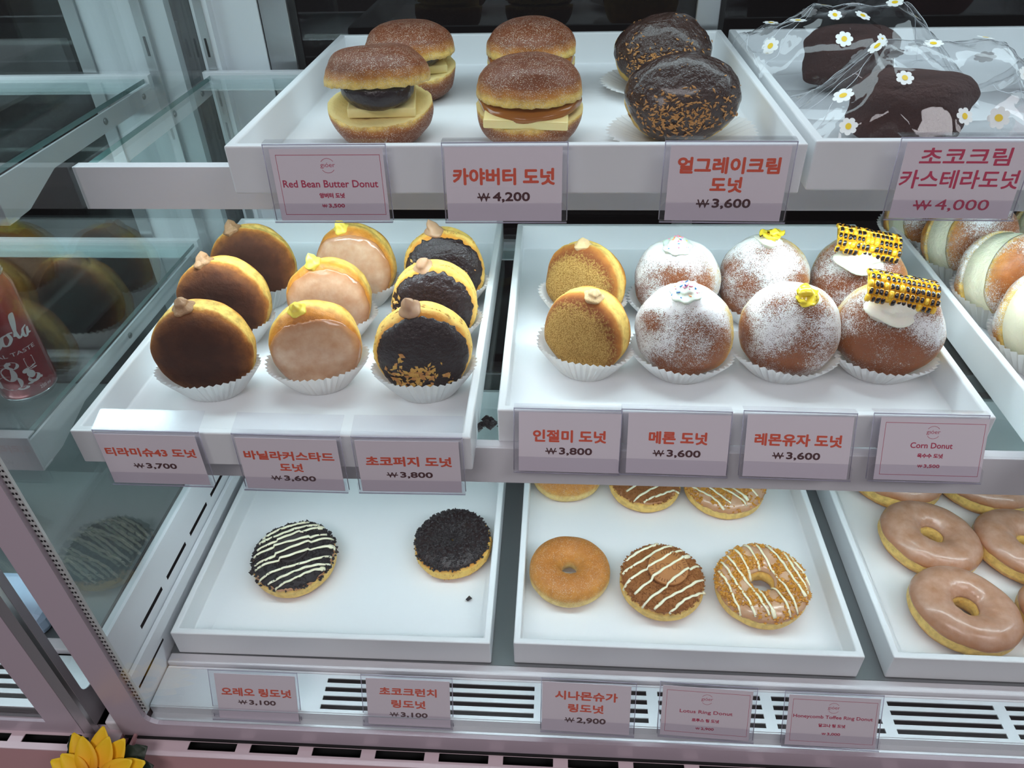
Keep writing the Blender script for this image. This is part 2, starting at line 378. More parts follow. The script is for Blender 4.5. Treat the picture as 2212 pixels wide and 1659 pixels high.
# ------------------------------------------------------------------ the refrigerated case
X0, X1 = -44.9, 78.0
YG = -6.5                                                # plane of the front glass
def build_case(name, label, x0, x1, left_border, loc=(0, 0, 0)):
    return None
case = thing('display_case', 'white and pink glass-fronted refrigerated display case holding the donut trays', 'display case', (0, 0, FL))
def cpart(name, mb, m, **k): 
    mb.xform(Matrix.Translation((0, 0, -FL))); return mb.build(name, m, parent=case, **k)
b = MB().box(X0, X1, -8.2, 54, FL, -35.6, 1); b.box(X0, X1, -8.6, -8.2, FL, -34.15, 0); b.box(X0, X0 + .3, -8.2, 54, -35.6, -33.4, 0)
cpart('base_cabinet', b, [M['front_pink'], M['dark']], smooth=False)
holes = [(-38.7 + 6.75 * k, -33.5 + 6.75 * k, -7.9, -7.0) for k in range(17)]
V, F = plate_holes(X0, X1, -8.65, -5.6, holes)
cpart('vent_ledge', MB().add([(x, y, -34.0) for x, y in V], F), M['base_pink'], smooth=False, solid=.18, bevel=.05)
# front glass with its printed border and clear seal
cpart('front_glass', MB().box(-46.1, X1, YG - .2, YG + .2, -33.8, 49), M['glass'], smooth=False)
poly = [(X1, -33.9), (X1, -31.2), (-41.2, -31.2)] + [(-41.2 - 1.6 * math.sin(a), -29.6 - 1.6 * math.cos(a)) for a in [i * math.pi / 12 for i in range(1, 7)]] + [(-42.9, 49), (-46.2, 49), (-46.2, -33.9)]
cpart('glass_border', MB().prism(poly, 'y', YG - .24, YG + .24), M['border'], smooth=False)
sb = MB().box(-42.9, -42.25, YG + .25, YG + .5, -29.5, 48, 0)
for k in range(110):
    for dx in (0, .28): sb.box(-42.78 + dx, -42.64 + dx, YG + .2, YG + .24, -29 + k * .62, -28.78 + k * .62, 1)
cpart('lower_seam', MB().box(-46, X1, -7.0, YG - .25, -33.9, -33.72), M['dark'], smooth=False)
cpart('glass_seal', sb, [M['trim'], M['dark']], smooth=False)
# left side: glass above a slotted sheet-metal panel
cpart('side_glass', MB().box(-43.6, -43.1, -6.0, 48, -17.9, 48), M['side_glass'], smooth=False)
hs = [(-1.35 + 6.35 * k, 3.7 + 6.35 * k, -22.25, -21.7) for k in range(8)] + [(-5.2, .6, -27.0, -26.65)]
V, F = plate_holes(-6.1, 48, -30.5, -17.7, hs)
sp = MB().add([(-42.85, y, z) for y, z in V], F, 0); sp.box(-42.75, -42.25, -6.0, 48, -25.2, -23.6, 0); sp.box(-44.4, -44.2, -6, 48, -30.5, -17.9, 1)
sp.box(-43.7, -42.75, -6.0, 48, -17.9, -17.45, 0)
cpart('side_panel', sp, [M['case_white'], M['dark']], smooth=False)
# deck, rail and air grille
cpart('deck', MB().box(-42.8, X1 - 1, .6, 50, -30.4, -29.4), M['deck'], smooth=False)
cpart('front_rail', MB().box(-42.7, X1 - 1, -.62, .6, -30.4, -29.35).box(-42.7, X1 - 1, -.95, -.62, -30.4, -29.9), M['shelf_white'], smooth=False, bevel=.2)
gx = [-24.4 + 11.86 * k for k in range(9)]
gh = [(x, x + 10.7, y - .26, y + .26) for x in gx for y in (-1.62, -2.62, -3.62, -4.62)] + [(-33.3, -28.4, -1.62 - .16, -1.62 + .16)]
V, F = plate_holes(-42.7, X1 - 1, -5.25, -.9, gh)
cpart('air_grille', MB().add([(x, y, -30.1) for x, y in V], F), M['grille'], smooth=False, solid=.16)
g = MB().box(-42.7, X1 - 1, -6.2, -5.25, -31.6, -31.25, 0); g.box(-42.7, X1 - 1, -5.4, -5.25, -31.3, -30.1, 0); g.box(-42.7, X1 - 1, -5.3, .6, -33.8, -33.4, 1); g.box(-42.7, X1 - 1, -.3, .5, -33.5, -30.4, 1)
cpart('air_channel', g, [M['grille'], M['dark']], smooth=False)
# rear: post with slotted standard, panel, sliding glass doors
rp = MB().box(-43.3, -41.3, 47.6, 50, -30, 48, 0)
rp.box(-42.9, -41.9, 47.45, 47.6, -29, 47, 1)
for zz in (-24, -16.5, -9, 3, 12.5, 22.4, 32, 41): rp.box(-42.55, -42.3, 47.40, 47.46, zz, zz + 2.1, 2)
cpart('rear_post', rp, [M['case_white'], M['alu'], M['dark']], smooth=False)
for zz in (20.3, -1.6):
    s = MB(); s.lathe([(0, .22), (.2, .2), (.34, .08), (.36, 0)], 16); s.xform(Matrix.Translation((-42.4, 47.38, zz)) @ Matrix.Rotation(math.pi / 2, 4, 'X')); cpart('screw', s, M['screw'])
cpart('rear_panel', MB().box(-41.3, -35.9, 49.0, 49.6, -30, 48), M['case_white'], smooth=False)
cpart('rear_gap_strip', MB().box(-46.2, -43.3, 49.6, 50.2, -30, 48), M['dark'], smooth=False)
cpart('door_frame', MB().box(-35.9, -32.5, 49.4, 50.6, -30, 48).box(-36.2, -35.9, 49.2, 50.6, -30, 48), M['alu'], smooth=False, bevel=.1)
for nm, xa, xb, yy in (('sliding_door', -32.5, 18.0, 50.4), ('sliding_door', 15.6, X1 - 1, 51.8)):
    d = cpart(nm, MB().box(xa, xb, yy - .25, yy + .25, -27, 47), M['door_glass'], smooth=False)
    f = MB()
    if xa < 0: f.box(xb - 2.7, xb, yy - .7, yy + .5, -29, 48); f.box(xa, xb, yy - .6, yy + .5, -29.2, -26)
    else: f.box(xa, xb, yy - .6, yy + .6, -29.2, -26)
    f.xform(Matrix.Translation((0, 0, -FL))); f.build('door_stile', M['alu'], parent=d, smooth=False, bevel=.12)
    q = MB().box(xa, xa + .9, yy - .5, yy - .3, -26, 47) if xa < 0 else MB().box(xa + 2.4, xa + 3.3, yy - .5, yy - .3, -26, 47)
    if xa < 0: pass
    q.xform(Matrix.Translation((0, 0, -FL))); q.build('gasket', M['dark'], parent=d, smooth=False)
cpart('canopy', MB().box(-46.2, X1, -6.8, 54, 49, 57), M['case_white'], smooth=False, bevel=.6)
cpart('end_panel', MB().box(X1 - 1, X1, -6.2, 54, -35, 49), M['case_white'], smooth=False)
lt = MB().box(-40, 74, 22.5, 25.5, 47.2, 49, 0); cpart('lamp_housing', lt, M['case_white'], smooth=False)

# ------------------------------------------------------------------ shelves
def shelf(label, x0, x1, ylip, ztop, zbot, yb, group=None):
    r = thing('glass_shelf', label, 'shelf', (0, 0, ztop)); zb = zbot - ztop
    MB().box(x0, x1, ylip, ylip + .25, zb, 0).box(x0, x1, ylip + .25, ylip + 1.2, -.22, -.02).box(x0, x1, ylip + .25, ylip + 1.6, zb, zb + .2).build('front_lip', M['shelf_white'], r, smooth=False, bevel=.06)
    g = MB(); g.box(x0 + .9, x1 - .6, ylip + 1.0, yb - .5, -.55, -.03)
    g.M = [0, 0, 1, 1, 1, 1]
    g.build('glass_panel', [M['shelf_glass'], M['glass_edge']], r, smooth=False)
    for x in (x0 + .1, x1 - .35):
        pl = [(ylip + .3, -.6), (yb - .2, -.6), (yb - .2, -2.4), (yb - 6, -2.6), (ylip + 9, -2.6), (ylip + 3.5, zb + .1), (ylip + .3, zb)]
        bk = MB().prism(pl, 'x', x, x + .25).build('end_bracket', M['shelf_white'], r, smooth=False)
        for yy in (ylip + 20, yb - 3):
            s = MB(); s.lathe([(0, .2), (.22, .18), (.36, .06), (.38, 0)], 14); s.xform(Matrix.Translation((x + .27, yy, -1.5)) @ Matrix.Rotation(math.pi / 2, 4, 'Y')); s.build('screw', M['screw'], bk)
    MB().box(x0, x1, yb - .9, yb, -1.4, .35).box(x0, x1, yb - 3.2, yb - .9, -1.2, -1.0).build('rear_rail', M['shelf_white'], r, smooth=False, bevel=.05)
    MB().box(x0 + 2, x1 - 2, ylip + 1.7, ylip + 2.5, zb + .6, zb + 1.0).build('led_strip', M['led'], r, smooth=False)
    return r
shelf('upper glass shelf with white metal lip under the two highest trays', -43.4, X1 - 1.2, 16.45, 20.58, 16.6, 47.3)
shelf('middle glass shelf with white metal lip under the filled-donut trays', -42.1, X1 - 1.2, 4.77, -1.3, -5.66, 46.6)

# ------------------------------------------------------------------ trays and their paper
def tray(label, x0, x1, y0, dep, ztop, h, rot, th=.75):
    """rot turns it about its front left corner"""
    wd = x1 - x0
    r = MB()
    o = [(0, 0), (wd, 0), (wd, dep), (0, dep)]; i = [(th, th), (wd - th, th), (wd - th, dep - th), (th, dep - th)]
    V = [(x, y, 0) for x, y in o] + [(x, y, h) for x, y in o] + [(x, y, h) for x, y in i] + [(x, y, .5) for x, y in i]
    F = [(3, 2, 1, 0), (12, 13, 14, 15)]
    for k in range(4):
        n = (k + 1) % 4
        F += [(k, n, 4 + n, 4 + k), (4 + k, 4 + n, 8 + n, 8 + k), (8 + k, 8 + n, 12 + n, 12 + k)]
    r.add(V, F)
    ob = r.build('tray', M['tray'], loc=(x0, y0, ztop - h), smooth=False, bevel=.16, seg=3)
    ob.rotation_euler = (0, 0, math.radians(rot))
    return tag(ob, label, 'tray')
HU, HM, HLW = 3.9, 3.75, 3.67
tray('white acrylic tray on the upper shelf with six buns and chocolate-topped donuts', -26.18, 18.39, 10.29, 38.06, 24.568, HU, .24)
tray('white acrylic tray on the upper shelf holding cellophane-bagged sponge donuts', 19.08, 63.5, 11.1, 37.6, 24.568, HU, 0)
tray('white acrylic tray on the middle shelf with nine donuts in three rows', -42.6, -7.25, 1.63, 43.85, 2.495, HM, .25)
tray('white acrylic tray on the middle shelf with eight donuts, corn-topped pair at right', -5.26, 37.67, 5.61, 38.47, 2.495, HM, .29)
tray('white acrylic tray on the middle shelf with cream-split buns at the right edge', 41.75, 75.5, -2.0, 47.5, 2.495, HM, 0)
tray('white acrylic tray on the bottom deck with only two black-topped donuts', -41.81, -6.66, .62, 44.5, -25.72, HLW, .3)
tray('white acrylic tray on the bottom deck with six ring donuts in two rows', -4.17, 32.39, .97, 44.2, -25.72, HLW, -.17)
tray('white acrylic tray on the bottom deck filled with pinkish glazed rings', 35.3, 72.2, .97, 44.2, -25.72, HLW, -.17)
FU, FM, FLO = 24.568 - HU + .5, 2.495 - HM + .5, -25.72 - HLW + .5
def liner(label, x0, x1, y0, y1, z, curl=0.0, seed=1):
    m = MB(); nx, ny = 40, 30; V = []; F = []
    for j in range(ny + 1):
        for i in range(nx + 1):
            u, v = i / nx, j / ny
            x = x0 + (x1 - x0) * u; y = y0 + (y1 - y0) * v + (0 if j else .5 * math.sin(u * 7 + seed) * (1 if curl else .2))
            zz = .04 + curl * max(0, 1 - v * 9) ** 2 * (.5 + .5 * math.sin(u * 9 + seed)) + .03 * (1 + mn.noise(Vector((x * .2, y * .2, seed))))
            V.append((x - x0, y - y0, zz))
    for j in range(ny):
        for i in range(nx): a = j * (nx + 1) + i; F.append((a, a + 1, a + nx + 2, a + nx + 1))
    m.add(V, F); o = m.build('parchment_sheet', M['liner'], loc=(x0, y0, z))
    return tag(o, label, 'paper')
liner('parchment sheet lining the tray with the two black-topped donuts', -38.9, -8.2, 2.6, 42, FLO, .35, 2)
liner('parchment sheet lining the tray of cinnamon, biscuit and toffee rings', -1.9, 30.2, 1.9, 42, FLO, .0, 4)
liner('parchment sheet lining the tray of glazed rings', 37.9, 69, 1.9, 42, FLO, .0, 5)
liner('parchment sheet lining the upper tray under the sugared buns', -22.6, 15.4, 11.6, 44, FU, .0, 6)
FLP = FLO + .1; FUP = FU + .1

# ------------------------------------------------------------------ price cards
WON = '\u20a9 '
def text2d(body, wd, ht=None, bold=0.0, spacing=1.0):
    V, F = _text2d(body, wd - 2 * bold, ht - 2 * bold if ht else None, spacing)
    if bold < .012: return V, F
    z = lambda k: np.full((len(V), 1), .0012 * k)
    V2 = [np.hstack([V, z(0)])]; F2 = list(F); n = len(V)
    for k in range(8):
        a = 2 * math.pi * k / 8; V2.append(np.hstack([V + [bold * math.cos(a), bold * math.sin(a)], z(k + 1)])); F2 += [tuple(i + n * (k + 1) for i in f) for f in F]
    return np.concatenate(V2), F2
def _text2d(body, wd, ht=None, spacing=1.0):
    cu = bpy.data.curves.new('t', 'FONT'); cu.body = body; cu.size = 1; cu.resolution_u = 3; cu.space_character = spacing
    cu.dimensions = '2D'; cu.fill_mode = 'FRONT'
    o = bpy.data.objects.new('t', cu); C.objects.link(o); bpy.context.view_layer.update()
    me = bpy.data.meshes.new_from_object(o.evaluated_get(bpy.context.evaluated_depsgraph_get()))
    V = np.array([v.co[:2] for v in me.vertices]); F = [tuple(p.vertices) for p in me.polygons]
    bpy.data.objects.remove(o); bpy.data.curves.remove(cu); bpy.data.meshes.remove(me)
    lo, hi = V.min(0), V.max(0); V = V - (lo + hi) / 2; d = hi - lo
    sx = wd / d[0]; sy = (ht / d[1]) if ht else sx
    return V * [sx, sy], F
def letters(items, y):
    """items: (body, u_center, z_center, width, height, bold) -> MB in the card's plane"""
    m = MB()
    for body, cx, cz, wd, ht, bold in items:
        if body.startswith(WON):                                       # a W with its strike, then the figures
            ww = wd * .215; V, F = text2d('W', ww, ht * .82, .013); x0 = cx - wd / 2 + ww / 2
            m.add([(x0 + p[0], y - (p[2] if len(p) > 2 else 0), cz + p[1]) for p in V], F)
            t = ht * .075; m.add([(x0 - ww * .58, y - .014, cz - t), (x0 + ww * .58, y - .014, cz - t), (x0 + ww * .58, y - .014, cz + t), (x0 - ww * .58, y - .014, cz + t)], [(0, 1, 2, 3)])
            V, F = text2d(body[len(WON):], wd * .72, ht, bold); m.add([(cx + wd * .14 + p[0], y - (p[2] if len(p) > 2 else 0), cz + p[1]) for p in V], F)
            continue
        V, F = text2d(body, wd, ht, bold); m.add([(cx + p[0], y - (p[2] if len(p) > 2 else 0), cz + p[1]) for p in V], F)
    return m
def arc_stroke(m, cx, cz, r, a0, a1, t, y, n=20):
    V = []; F = []
    for i in range(n + 1):
        a = math.radians(a0 + (a1 - a0) * i / n)
        for rr in (r - t / 2, r + t / 2): V.append((cx + rr * math.cos(a), y, cz + rr * math.sin(a)))
    for i in range(n): F.append((2 * i, 2 * i + 1, 2 * i + 3, 2 * i + 2))
    m.add(V, F)
CW, CH = 9.5, 6.0
def price_tag(label, x, y, z, yaw, tilt, rows, frame=False, flange=.9, rise=.06, foot=None, cx=0.0, cw=8.7, ink=None, price_ink=None):
    r = thing('price_tag', label, 'price tag', (x, y, z), (-math.radians(tilt), 0, math.radians(yaw)), 'price tags in clear holders')
    h = MB(); t = .11
    h.box(-CW / 2, CW / 2, 0, t, -CH, 0); 
    if flange: h.prism([(0, -.02), (flange, rise * flange), (flange, rise * flange + .1), (0, .1)], 'x', -CW / 2, CW / 2)
    h.box(-CW / 2, CW / 2, -.42, 0, -CH - t, -CH)                      # folded bottom
    h.prism([(-CW / 2, -CH), (CW / 2, -CH), (CW / 2, -CH + 1.1), (CW / 2 - .3, -CH + 1.5), (-CW / 2 + .3, -CH + 1.5), (-CW / 2, -CH + 1.1)], 'y', -.42, -.34)
    if foot is not None:
        ta = math.radians(tilt); a = Vector((0, t, -2.2)); d = Vector((0, math.sin(ta), -math.cos(ta))); hh = (z - 2.2 * math.cos(ta)) - foot - .12
        e = a + d * hh; q = Vector((0, math.cos(ta), math.sin(ta))) * .1
        V = []
        for xx in (-3.2, 3.2):
            for p in (a, e, e + q, a + q): V.append((xx, p.y, p.z))
        h.add(V, [(0, 1, 2, 3), (7, 6, 5, 4), (0, 4, 5, 1), (1, 5, 6, 2), (2, 6, 7, 3), (3, 7, 4, 0)])
    hd = h.build('holder', M['acrylic'], r, smooth=False)
    e = MB()
    for zz in (-.03, -CH - t + .03): e.tube([(-CW / 2, -.02 if zz > -1 else -.3, zz), (CW / 2, -.02 if zz > -1 else -.3, zz)], .045, 6)
    for xx in (-CW / 2, CW / 2): e.tube([(xx, .05, 0), (xx, .05, -CH)], .04, 6)
    e.build('holder_edge', M['acrylic_edge'], hd)
    c = MB().box(cx - cw / 2, cx + cw / 2, -.17, -.13, -CH + .02, -.3).build('card', M['card'], r, smooth=False)
    yy = -.176
    def zc(v): return -CH * v
    T = [(b_, cx + (dx if dx else 0), zc(v), wd, ht, bo) for (b_, v, wd, ht, bo, k, dx) in rows if k == 't']
    Q = [(b_, cx + (dx if dx else 0), zc(v), wd, ht, bo) for (b_, v, wd, ht, bo, k, dx) in rows if k == 'p']
    if T: letters(T, yy).build('title_lettering', M[ink or ('ink_pink' if frame else 'ink_red')], c, smooth=False)
    if Q: letters(Q, yy).build('price_lettering', M[price_ink or ('ink_pink' if frame else 'ink_dark')], c, smooth=False)
    if frame:
        f = MB(); a, bq, z0, z1 = cx - cw / 2 + .42, cx + cw / 2 - .25, -CH + .5, -.75; k = .035
        for q in ((a, bq, z0, z0 + k * 1.2), (a, bq, z1 - k * 1.2, z1), (a, a + k, z0, z1), (bq - k, bq, z0, z1)):
            f.add([(q[0], yy, q[2]), (q[1], yy, q[2]), (q[1], yy, q[3]), (q[0], yy, q[3])], [(0, 1, 2, 3)])
        f.build('printed_frame', M['ink_pink'], c, smooth=False)
        lg = letters([('g\u0131\u00f3er', cx, zc(.265), 1.15, .46, .004)], yy)
        arc_stroke(lg, cx, zc(.265), .56, 35, 148, .035, yy); arc_stroke(lg, cx, zc(.265), .56, 215, 325, .035, yy)
        lg.build('shop_emblem', M['ink_pink'], c, smooth=False)
    return r
def row(b_, v, wd, ht, bo=None, k='t', dx=0): return (b_, v, wd, ht, .042 * ht if bo is None else bo, k, dx)
def pr(s, v, wd=4.0, ht=.78, dx=0): return row(WON + s, v, wd, ht, .034, 'p', dx)
price_tag('framed pink price card for 3,500 won below the red bean butter bun', -17.99, 9.46, 25.0, .5, 4.0,
          [row('Red Bean Butter Donut', .50, 7.5, .58, .012), row('앙버터 도넛', .655, 2.0, .42, .02), row(WON + '3,500', .795, 1.8, .36, .018, 'p')], frame=True, cx=.15, cw=8.75)
price_tag('price card reading 4,200 won in front of the two cream-filled sugared buns', -4.21, 9.5, 25.1, .4, 7.0, [row('카야버터 도넛', .42, 7.8, 1.3), pr('4,200', .685, 4.0, .82)], cx=-.1, cw=8.9)
price_tag('price card for 3,600 won below the chocolate-coated donuts of the upper tray', 12.44, 9.3, 25.2, -1.0, 5.0,
          [row('얼그레이크림', .29, 7.5, 1.25), row('도넛', .53, 2.4, 1.2), pr('3,600', .775, 4.0, .82)])
price_tag('price card with magenta lettering for 4,000 won below the bagged sponge donuts', 29.52, 9.9, 25.2, -1.0, 5.5,
          [row('초코크림', .22, 6.4, 1.3, .03), row('카스테라도넛', .50, 8.5, 1.4, .03), row(WON + '4,000', .83, 5.4, .95, .012, 'p')], ink='ink_magenta', price_ink='ink_magenta')
price_tag('price card reading 3,700 won below the cocoa-dusted donuts', -35.44, 1.28, 2.95, -.2, 2.0, [row('티라미슈43 도넛', .38, 8.2, 1.0), pr('3,700', .645, 3.9, .72)], flange=2.0, rise=.36, cw=9.0, cx=-.1)
price_tag('price card for 3,600 won in front of the glazed custard donuts', -23.11, 1.28, 2.85, -.5, 4.0, [row('바닐라커스타드', .36, 8.0, 1.0), row('도넛', .575, 2.1, .95), pr('3,600', .785, 4.0, .68)], flange=2.0, rise=.36, cw=8.9)
price_tag('price card for 3,800 won below the black chocolate donuts with nut chips', -12.66, 1.3, 2.85, .7, 3.5, [row('초코퍼지 도넛', .42, 7.5, 1.1), pr('3,800', .675, 4.0, .74)], flange=2.0, rise=.36, cw=8.9)
price_tag('price card for 3,800 won below the tan bean-powdered donuts', 1.0, 5.5, 2.85, -.5, 19, [row('인절미 도넛', .42, 6.5, 1.2), pr('3,800', .665, 4.1, .78)], flange=.7, rise=.15, cx=.2, cw=9.0)
price_tag('price card for 3,600 won below the sprinkle-topped powdered donuts', 10.44, 5.3, 3.1, -.9, 19.5, [row('메론 도넛', .42, 5.1, 1.2), pr('3,600', .67, 4.1, .78)], flange=.7, rise=.15, cx=.25, cw=8.8)
price_tag('price card for 3,600 won below the powdered donuts topped with yellow peel', 20.90, 5.2, 3.25, -.9, 22, [row('레몬유자 도넛', .42, 7.4, 1.15), pr('3,600', .665, 4.0, .76)], flange=.7, rise=.15, cx=.0, cw=8.9)
price_tag('framed pink price card for 3,500 won below the grilled corn donuts', 31.86, 5.3, 3.2, -.4, 22.5,
          [row('Corn Donut', .46, 3.5, .52, .012), row('옥수수 도넛', .615, 2.15, .42, .02), row(WON + '3,500', .775, 1.85, .36, .018, 'p')], frame=True, flange=.7, rise=.15, cx=.25, cw=8.9)
price_tag('leaning price card for 3,100 won below the drizzled black cookie ring', -31.14, -3.54, -25.64, -.1, 20, [row('오레오 링도넛', .42, 7.5, 1.05), pr('3,100', .635, 4.0, .68)], flange=0, foot=-30.02, cx=.25, cw=8.6)
price_tag('leaning price card for 3,100 won below the plain black crumb ring', -14.95, -3.46, -25.55, -.3, 20.5, [row('초코크런치', .30, 6.0, 1.0), row('링도넛', .55, 3.6, 1.0), pr('3,100', .775, 3.95, .68)], flange=0, foot=-30.02, cx=.15)
price_tag('leaning price card for 2,900 won below the cinnamon sugar ring', 3.70, -3.58, -24.75, -1.1, 23, [row('시나몬슈가', .29, 6.3, 1.05), row('링도넛', .53, 3.6, 1.0), pr('2,900', .77, 4.1, .74)], flange=0, foot=-30.02, cx=-.2, cw=8.9)
price_tag('framed leaning price card for 2,900 won below the biscuit-topped ring', 15.60, -3.55, -24.7, -2.0, 24,
          [row('Lotus Ring Donut', .515, 5.2, .50, .012), row('로투스 링 도넛', .665, 2.7, .40, .02), row(WON + '2,900', .825, 1.8, .34, .018, 'p')], frame=True, flange=0, foot=-30.02, cx=-.1, cw=8.8)
price_tag('framed leaning price card for 3,000 won below the golden toffee crumb ring', 27.91, -3.6, -25.2, -.8, 24.5,
          [row('Honeycomb Toffee Ring Donut', .445, 7.7, .50, .012), row('달고나 링 도넛', .595, 2.6, .40, .02), row(WON + '3,000', .755, 1.8, .34, .018, 'p')], frame=True, flange=0, foot=-30.02, cx=.0, cw=8.8)

# ------------------------------------------------------------------ donuts: shapes
def spow(c, e): return math.copysign(abs(c) ** e, c)
class Bun:
    """a fried bun, local +Z is the face that is shown; R radius, h half thickness"""
    def __init__(s, R, h, seed=0, e1=.78, e2=.85, lump=.03, dent=.03):
        s.R, s.h, s.seed, s.e1, s.e2, s.lump, s.dent = R, h, seed, e1, e2, lump, dent
    def p(s, th, ph, off=0.0):
        st, ct = math.sin(th), math.cos(th)
        r = s.R * abs(st) ** s.e1; z = s.h * spow(ct, s.e2)
        d = Vector((st * math.cos(ph), st * math.sin(ph), ct))
        k = 1 + s.lump * mn.noise(d * 1.6 + Vector((s.seed * 7.3, s.seed, 2))) * 2 + s.lump * .4 * mn.noise(d * 5 + Vector((s.seed, 3, 1)))
        k -= s.dent * math.exp(-(ct / .10) ** 2)
        v = Vector((r * math.cos(ph), r * math.sin(ph), z)) * k
        if off:
            n = Vector((st * math.cos(ph) / s.R, st * math.sin(ph) / s.R, ct / s.h)).normalized(); v = v + n * off
        return v
    def body(s, mb, t0=0, t1=math.pi, nt=44, np_=80, mat=0, cov=None, fray=0, close0=False):
        V = []; F = []; ax = []; cv = []
        for i in range(nt + 1):
            th = t0 + (t1 - t0) * i / nt
            for j in range(np_):
                ph = 2 * math.pi * j / np_
                v = s.p(max(th, 1e-4), ph)
                V.append(v); ax.append(math.cos(th)); cv.append(cov(v, th, ph) if cov else 0)
        for i in range(nt):
            for j in range(np_): F.append((i * np_ + j, (i + 1) * np_ + j, (i + 1) * np_ + (j + 1) % np_, i * np_ + (j + 1) % np_))
        if t0 > 1e-3: F.append(tuple(range(np_))[::-1] if False else tuple(range(np_)))
        if t1 < math.pi - 1e-3: F.append(tuple(range(nt * np_, (nt + 1) * np_))[::-1])
        return mb.add(V, F, mat, ax=ax, cov=cv)
    def cap(s, mb, te, t, nt=22, np_=120, mat=0, jag=0.0, jf=9, wav=0.0):
        V = []; F = []; eg = []
        def edge(ph):
            return te(ph) + jag * mn.noise(Vector((math.cos(ph) * jf, math.sin(ph) * jf, s.seed))) + jag * .7 * mn.noise(Vector((math.cos(ph) * jf * 3, math.sin(ph) * jf * 3, s.seed + 5)))
        for i in range(nt + 1):
            f = i / nt
            for j in range(np_):
                ph = 2 * math.pi * j / np_; E_ = edge(ph)
                th = max(1e-4, E_ * f) if i < nt else E_ * .995
                o = t * (1 - f ** 10) + (wav * mn.noise(Vector((math.cos(ph) * f * 4, math.sin(ph) * f * 4, s.seed + 9))) if f < .93 else 0)
                if i == nt: o = -.15
                V.append(s.p(th, ph, o + .03)); eg.append(f)
        for i in range(nt):
            for j in range(np_): F.append((i * np_ + j, (i + 1) * np_ + j, (i + 1) * np_ + (j + 1) % np_, i * np_ + (j + 1) % np_))
        return mb.add(V, F, mat, ax=eg)
    def nrm(s, th, ph):
        a, b_, c = s.p(th, ph), s.p(th + .02, ph), s.p(th, ph + .02)
        return (b_ - a).cross(c - a).normalized()

class Ring:
    def __init__(s, Rc, a, b, seed=0, e=.92):
        s.Rc, s.a, s.b, s.seed, s.e = Rc, a, b, seed, e
    def p(s, psi, ph, off=0.0):
        c, q = math.cos(psi), math.sin(psi)
        k = 1 + .05 * mn.noise(Vector((math.cos(ph) * 1.3, math.sin(ph) * 1.3, s.seed * 3.1))) + .03 * mn.noise(Vector((math.cos(ph) * 3 + c, math.sin(ph) * 3, q + s.seed)))
        r = s.Rc + (s.a * spow(c, s.e)) * k + off * c; z = s.b * spow(q, s.e) * k + off * q
        if c > 0: r -= .12 * math.exp(-((q - .02) / .12) ** 2)
        return Vector((r * math.cos(ph), r * math.sin(ph), z))
    def body(s, mb, n1=90, n2=40, mat=0, cov=None):
        V = []; F = []; ax = []; cv = []
        for i in range(n1):
            for j in range(n2):
                psi = 2 * math.pi * j / n2; v = s.p(psi, 2 * math.pi * i / n1); V.append(v); ax.append(math.sin(psi)); cv.append(cov(v) if cov else 0)
        for i in range(n1):
            for j in range(n2): F.append((i * n2 + j, ((i + 1) % n1) * n2 + j, ((i + 1) % n1) * n2 + (j + 1) % n2, i * n2 + (j + 1) % n2))
        return mb.add(V, F, mat, ax=ax, cov=cv)
    def cap(s, mb, lo, hi, t, n1=140, n2=26, mat=0, jag=.0, jf=8, wav=0.0):
        """icing over psi from lo (outer edge) to hi (inner edge)"""
        V = []; F = []; eg = []
        for i in range(n1):
            ph = 2 * math.pi * i / n1; q = Vector((math.cos(ph) * jf, math.sin(ph) * jf, s.seed))
            l = lo + jag * mn.noise(q) + jag * .5 * mn.noise(q * 3)
            for j in range(n2 + 1):
                f = j / n2; psi = l + (hi - l) * f
                o = t * (1 - abs(2 * f - 1) ** 10) + .03 + (wav * mn.noise(Vector((math.cos(ph) * 5, math.sin(ph) * 5, f * 6 + s.seed))) if .05 < f < .95 else 0)
                if j in (0, n2): o = -.12
                V.append(s.p(psi, ph, o)); eg.append(1 - 2 * f if f < .5 else 0)
        for i in range(n1):
            for j in range(n2):
                a = i * (n2 + 1) + j; b_ = ((i + 1) % n1) * (n2 + 1) + j; F.append((a, b_, b_ + 1, a + 1))
        return mb.add(V, F, mat, ax=eg)
    def top(s, x, y):
        r = math.hypot(x, y); u = (r - s.Rc) / s.a
        if abs(u) > 1.0: return None
        c = spow(u, 1 / s.e); return s.b * max(0, 1 - c * c) ** (.5 * s.e)

def frame(az, el, roll=0):
    """local +Z -> face normal (azimuth from straight-at-the-window, elevation), local +Y -> up"""
    az, el = math.radians(az), math.radians(el)
    z = Vector((math.sin(az) * math.cos(el), -math.cos(az) * math.cos(el), math.sin(el)))
    u = Vector((0, 0, 1)) if abs(z.z) < .999 else Vector((0, 1, 0))
    x = u.cross(z).normalized(); y = z.cross(x)
    m = Matrix((x, y, z)).transposed().to_4x4()
    return m @ Matrix.Rotation(math.radians(roll), 4, 'Z')

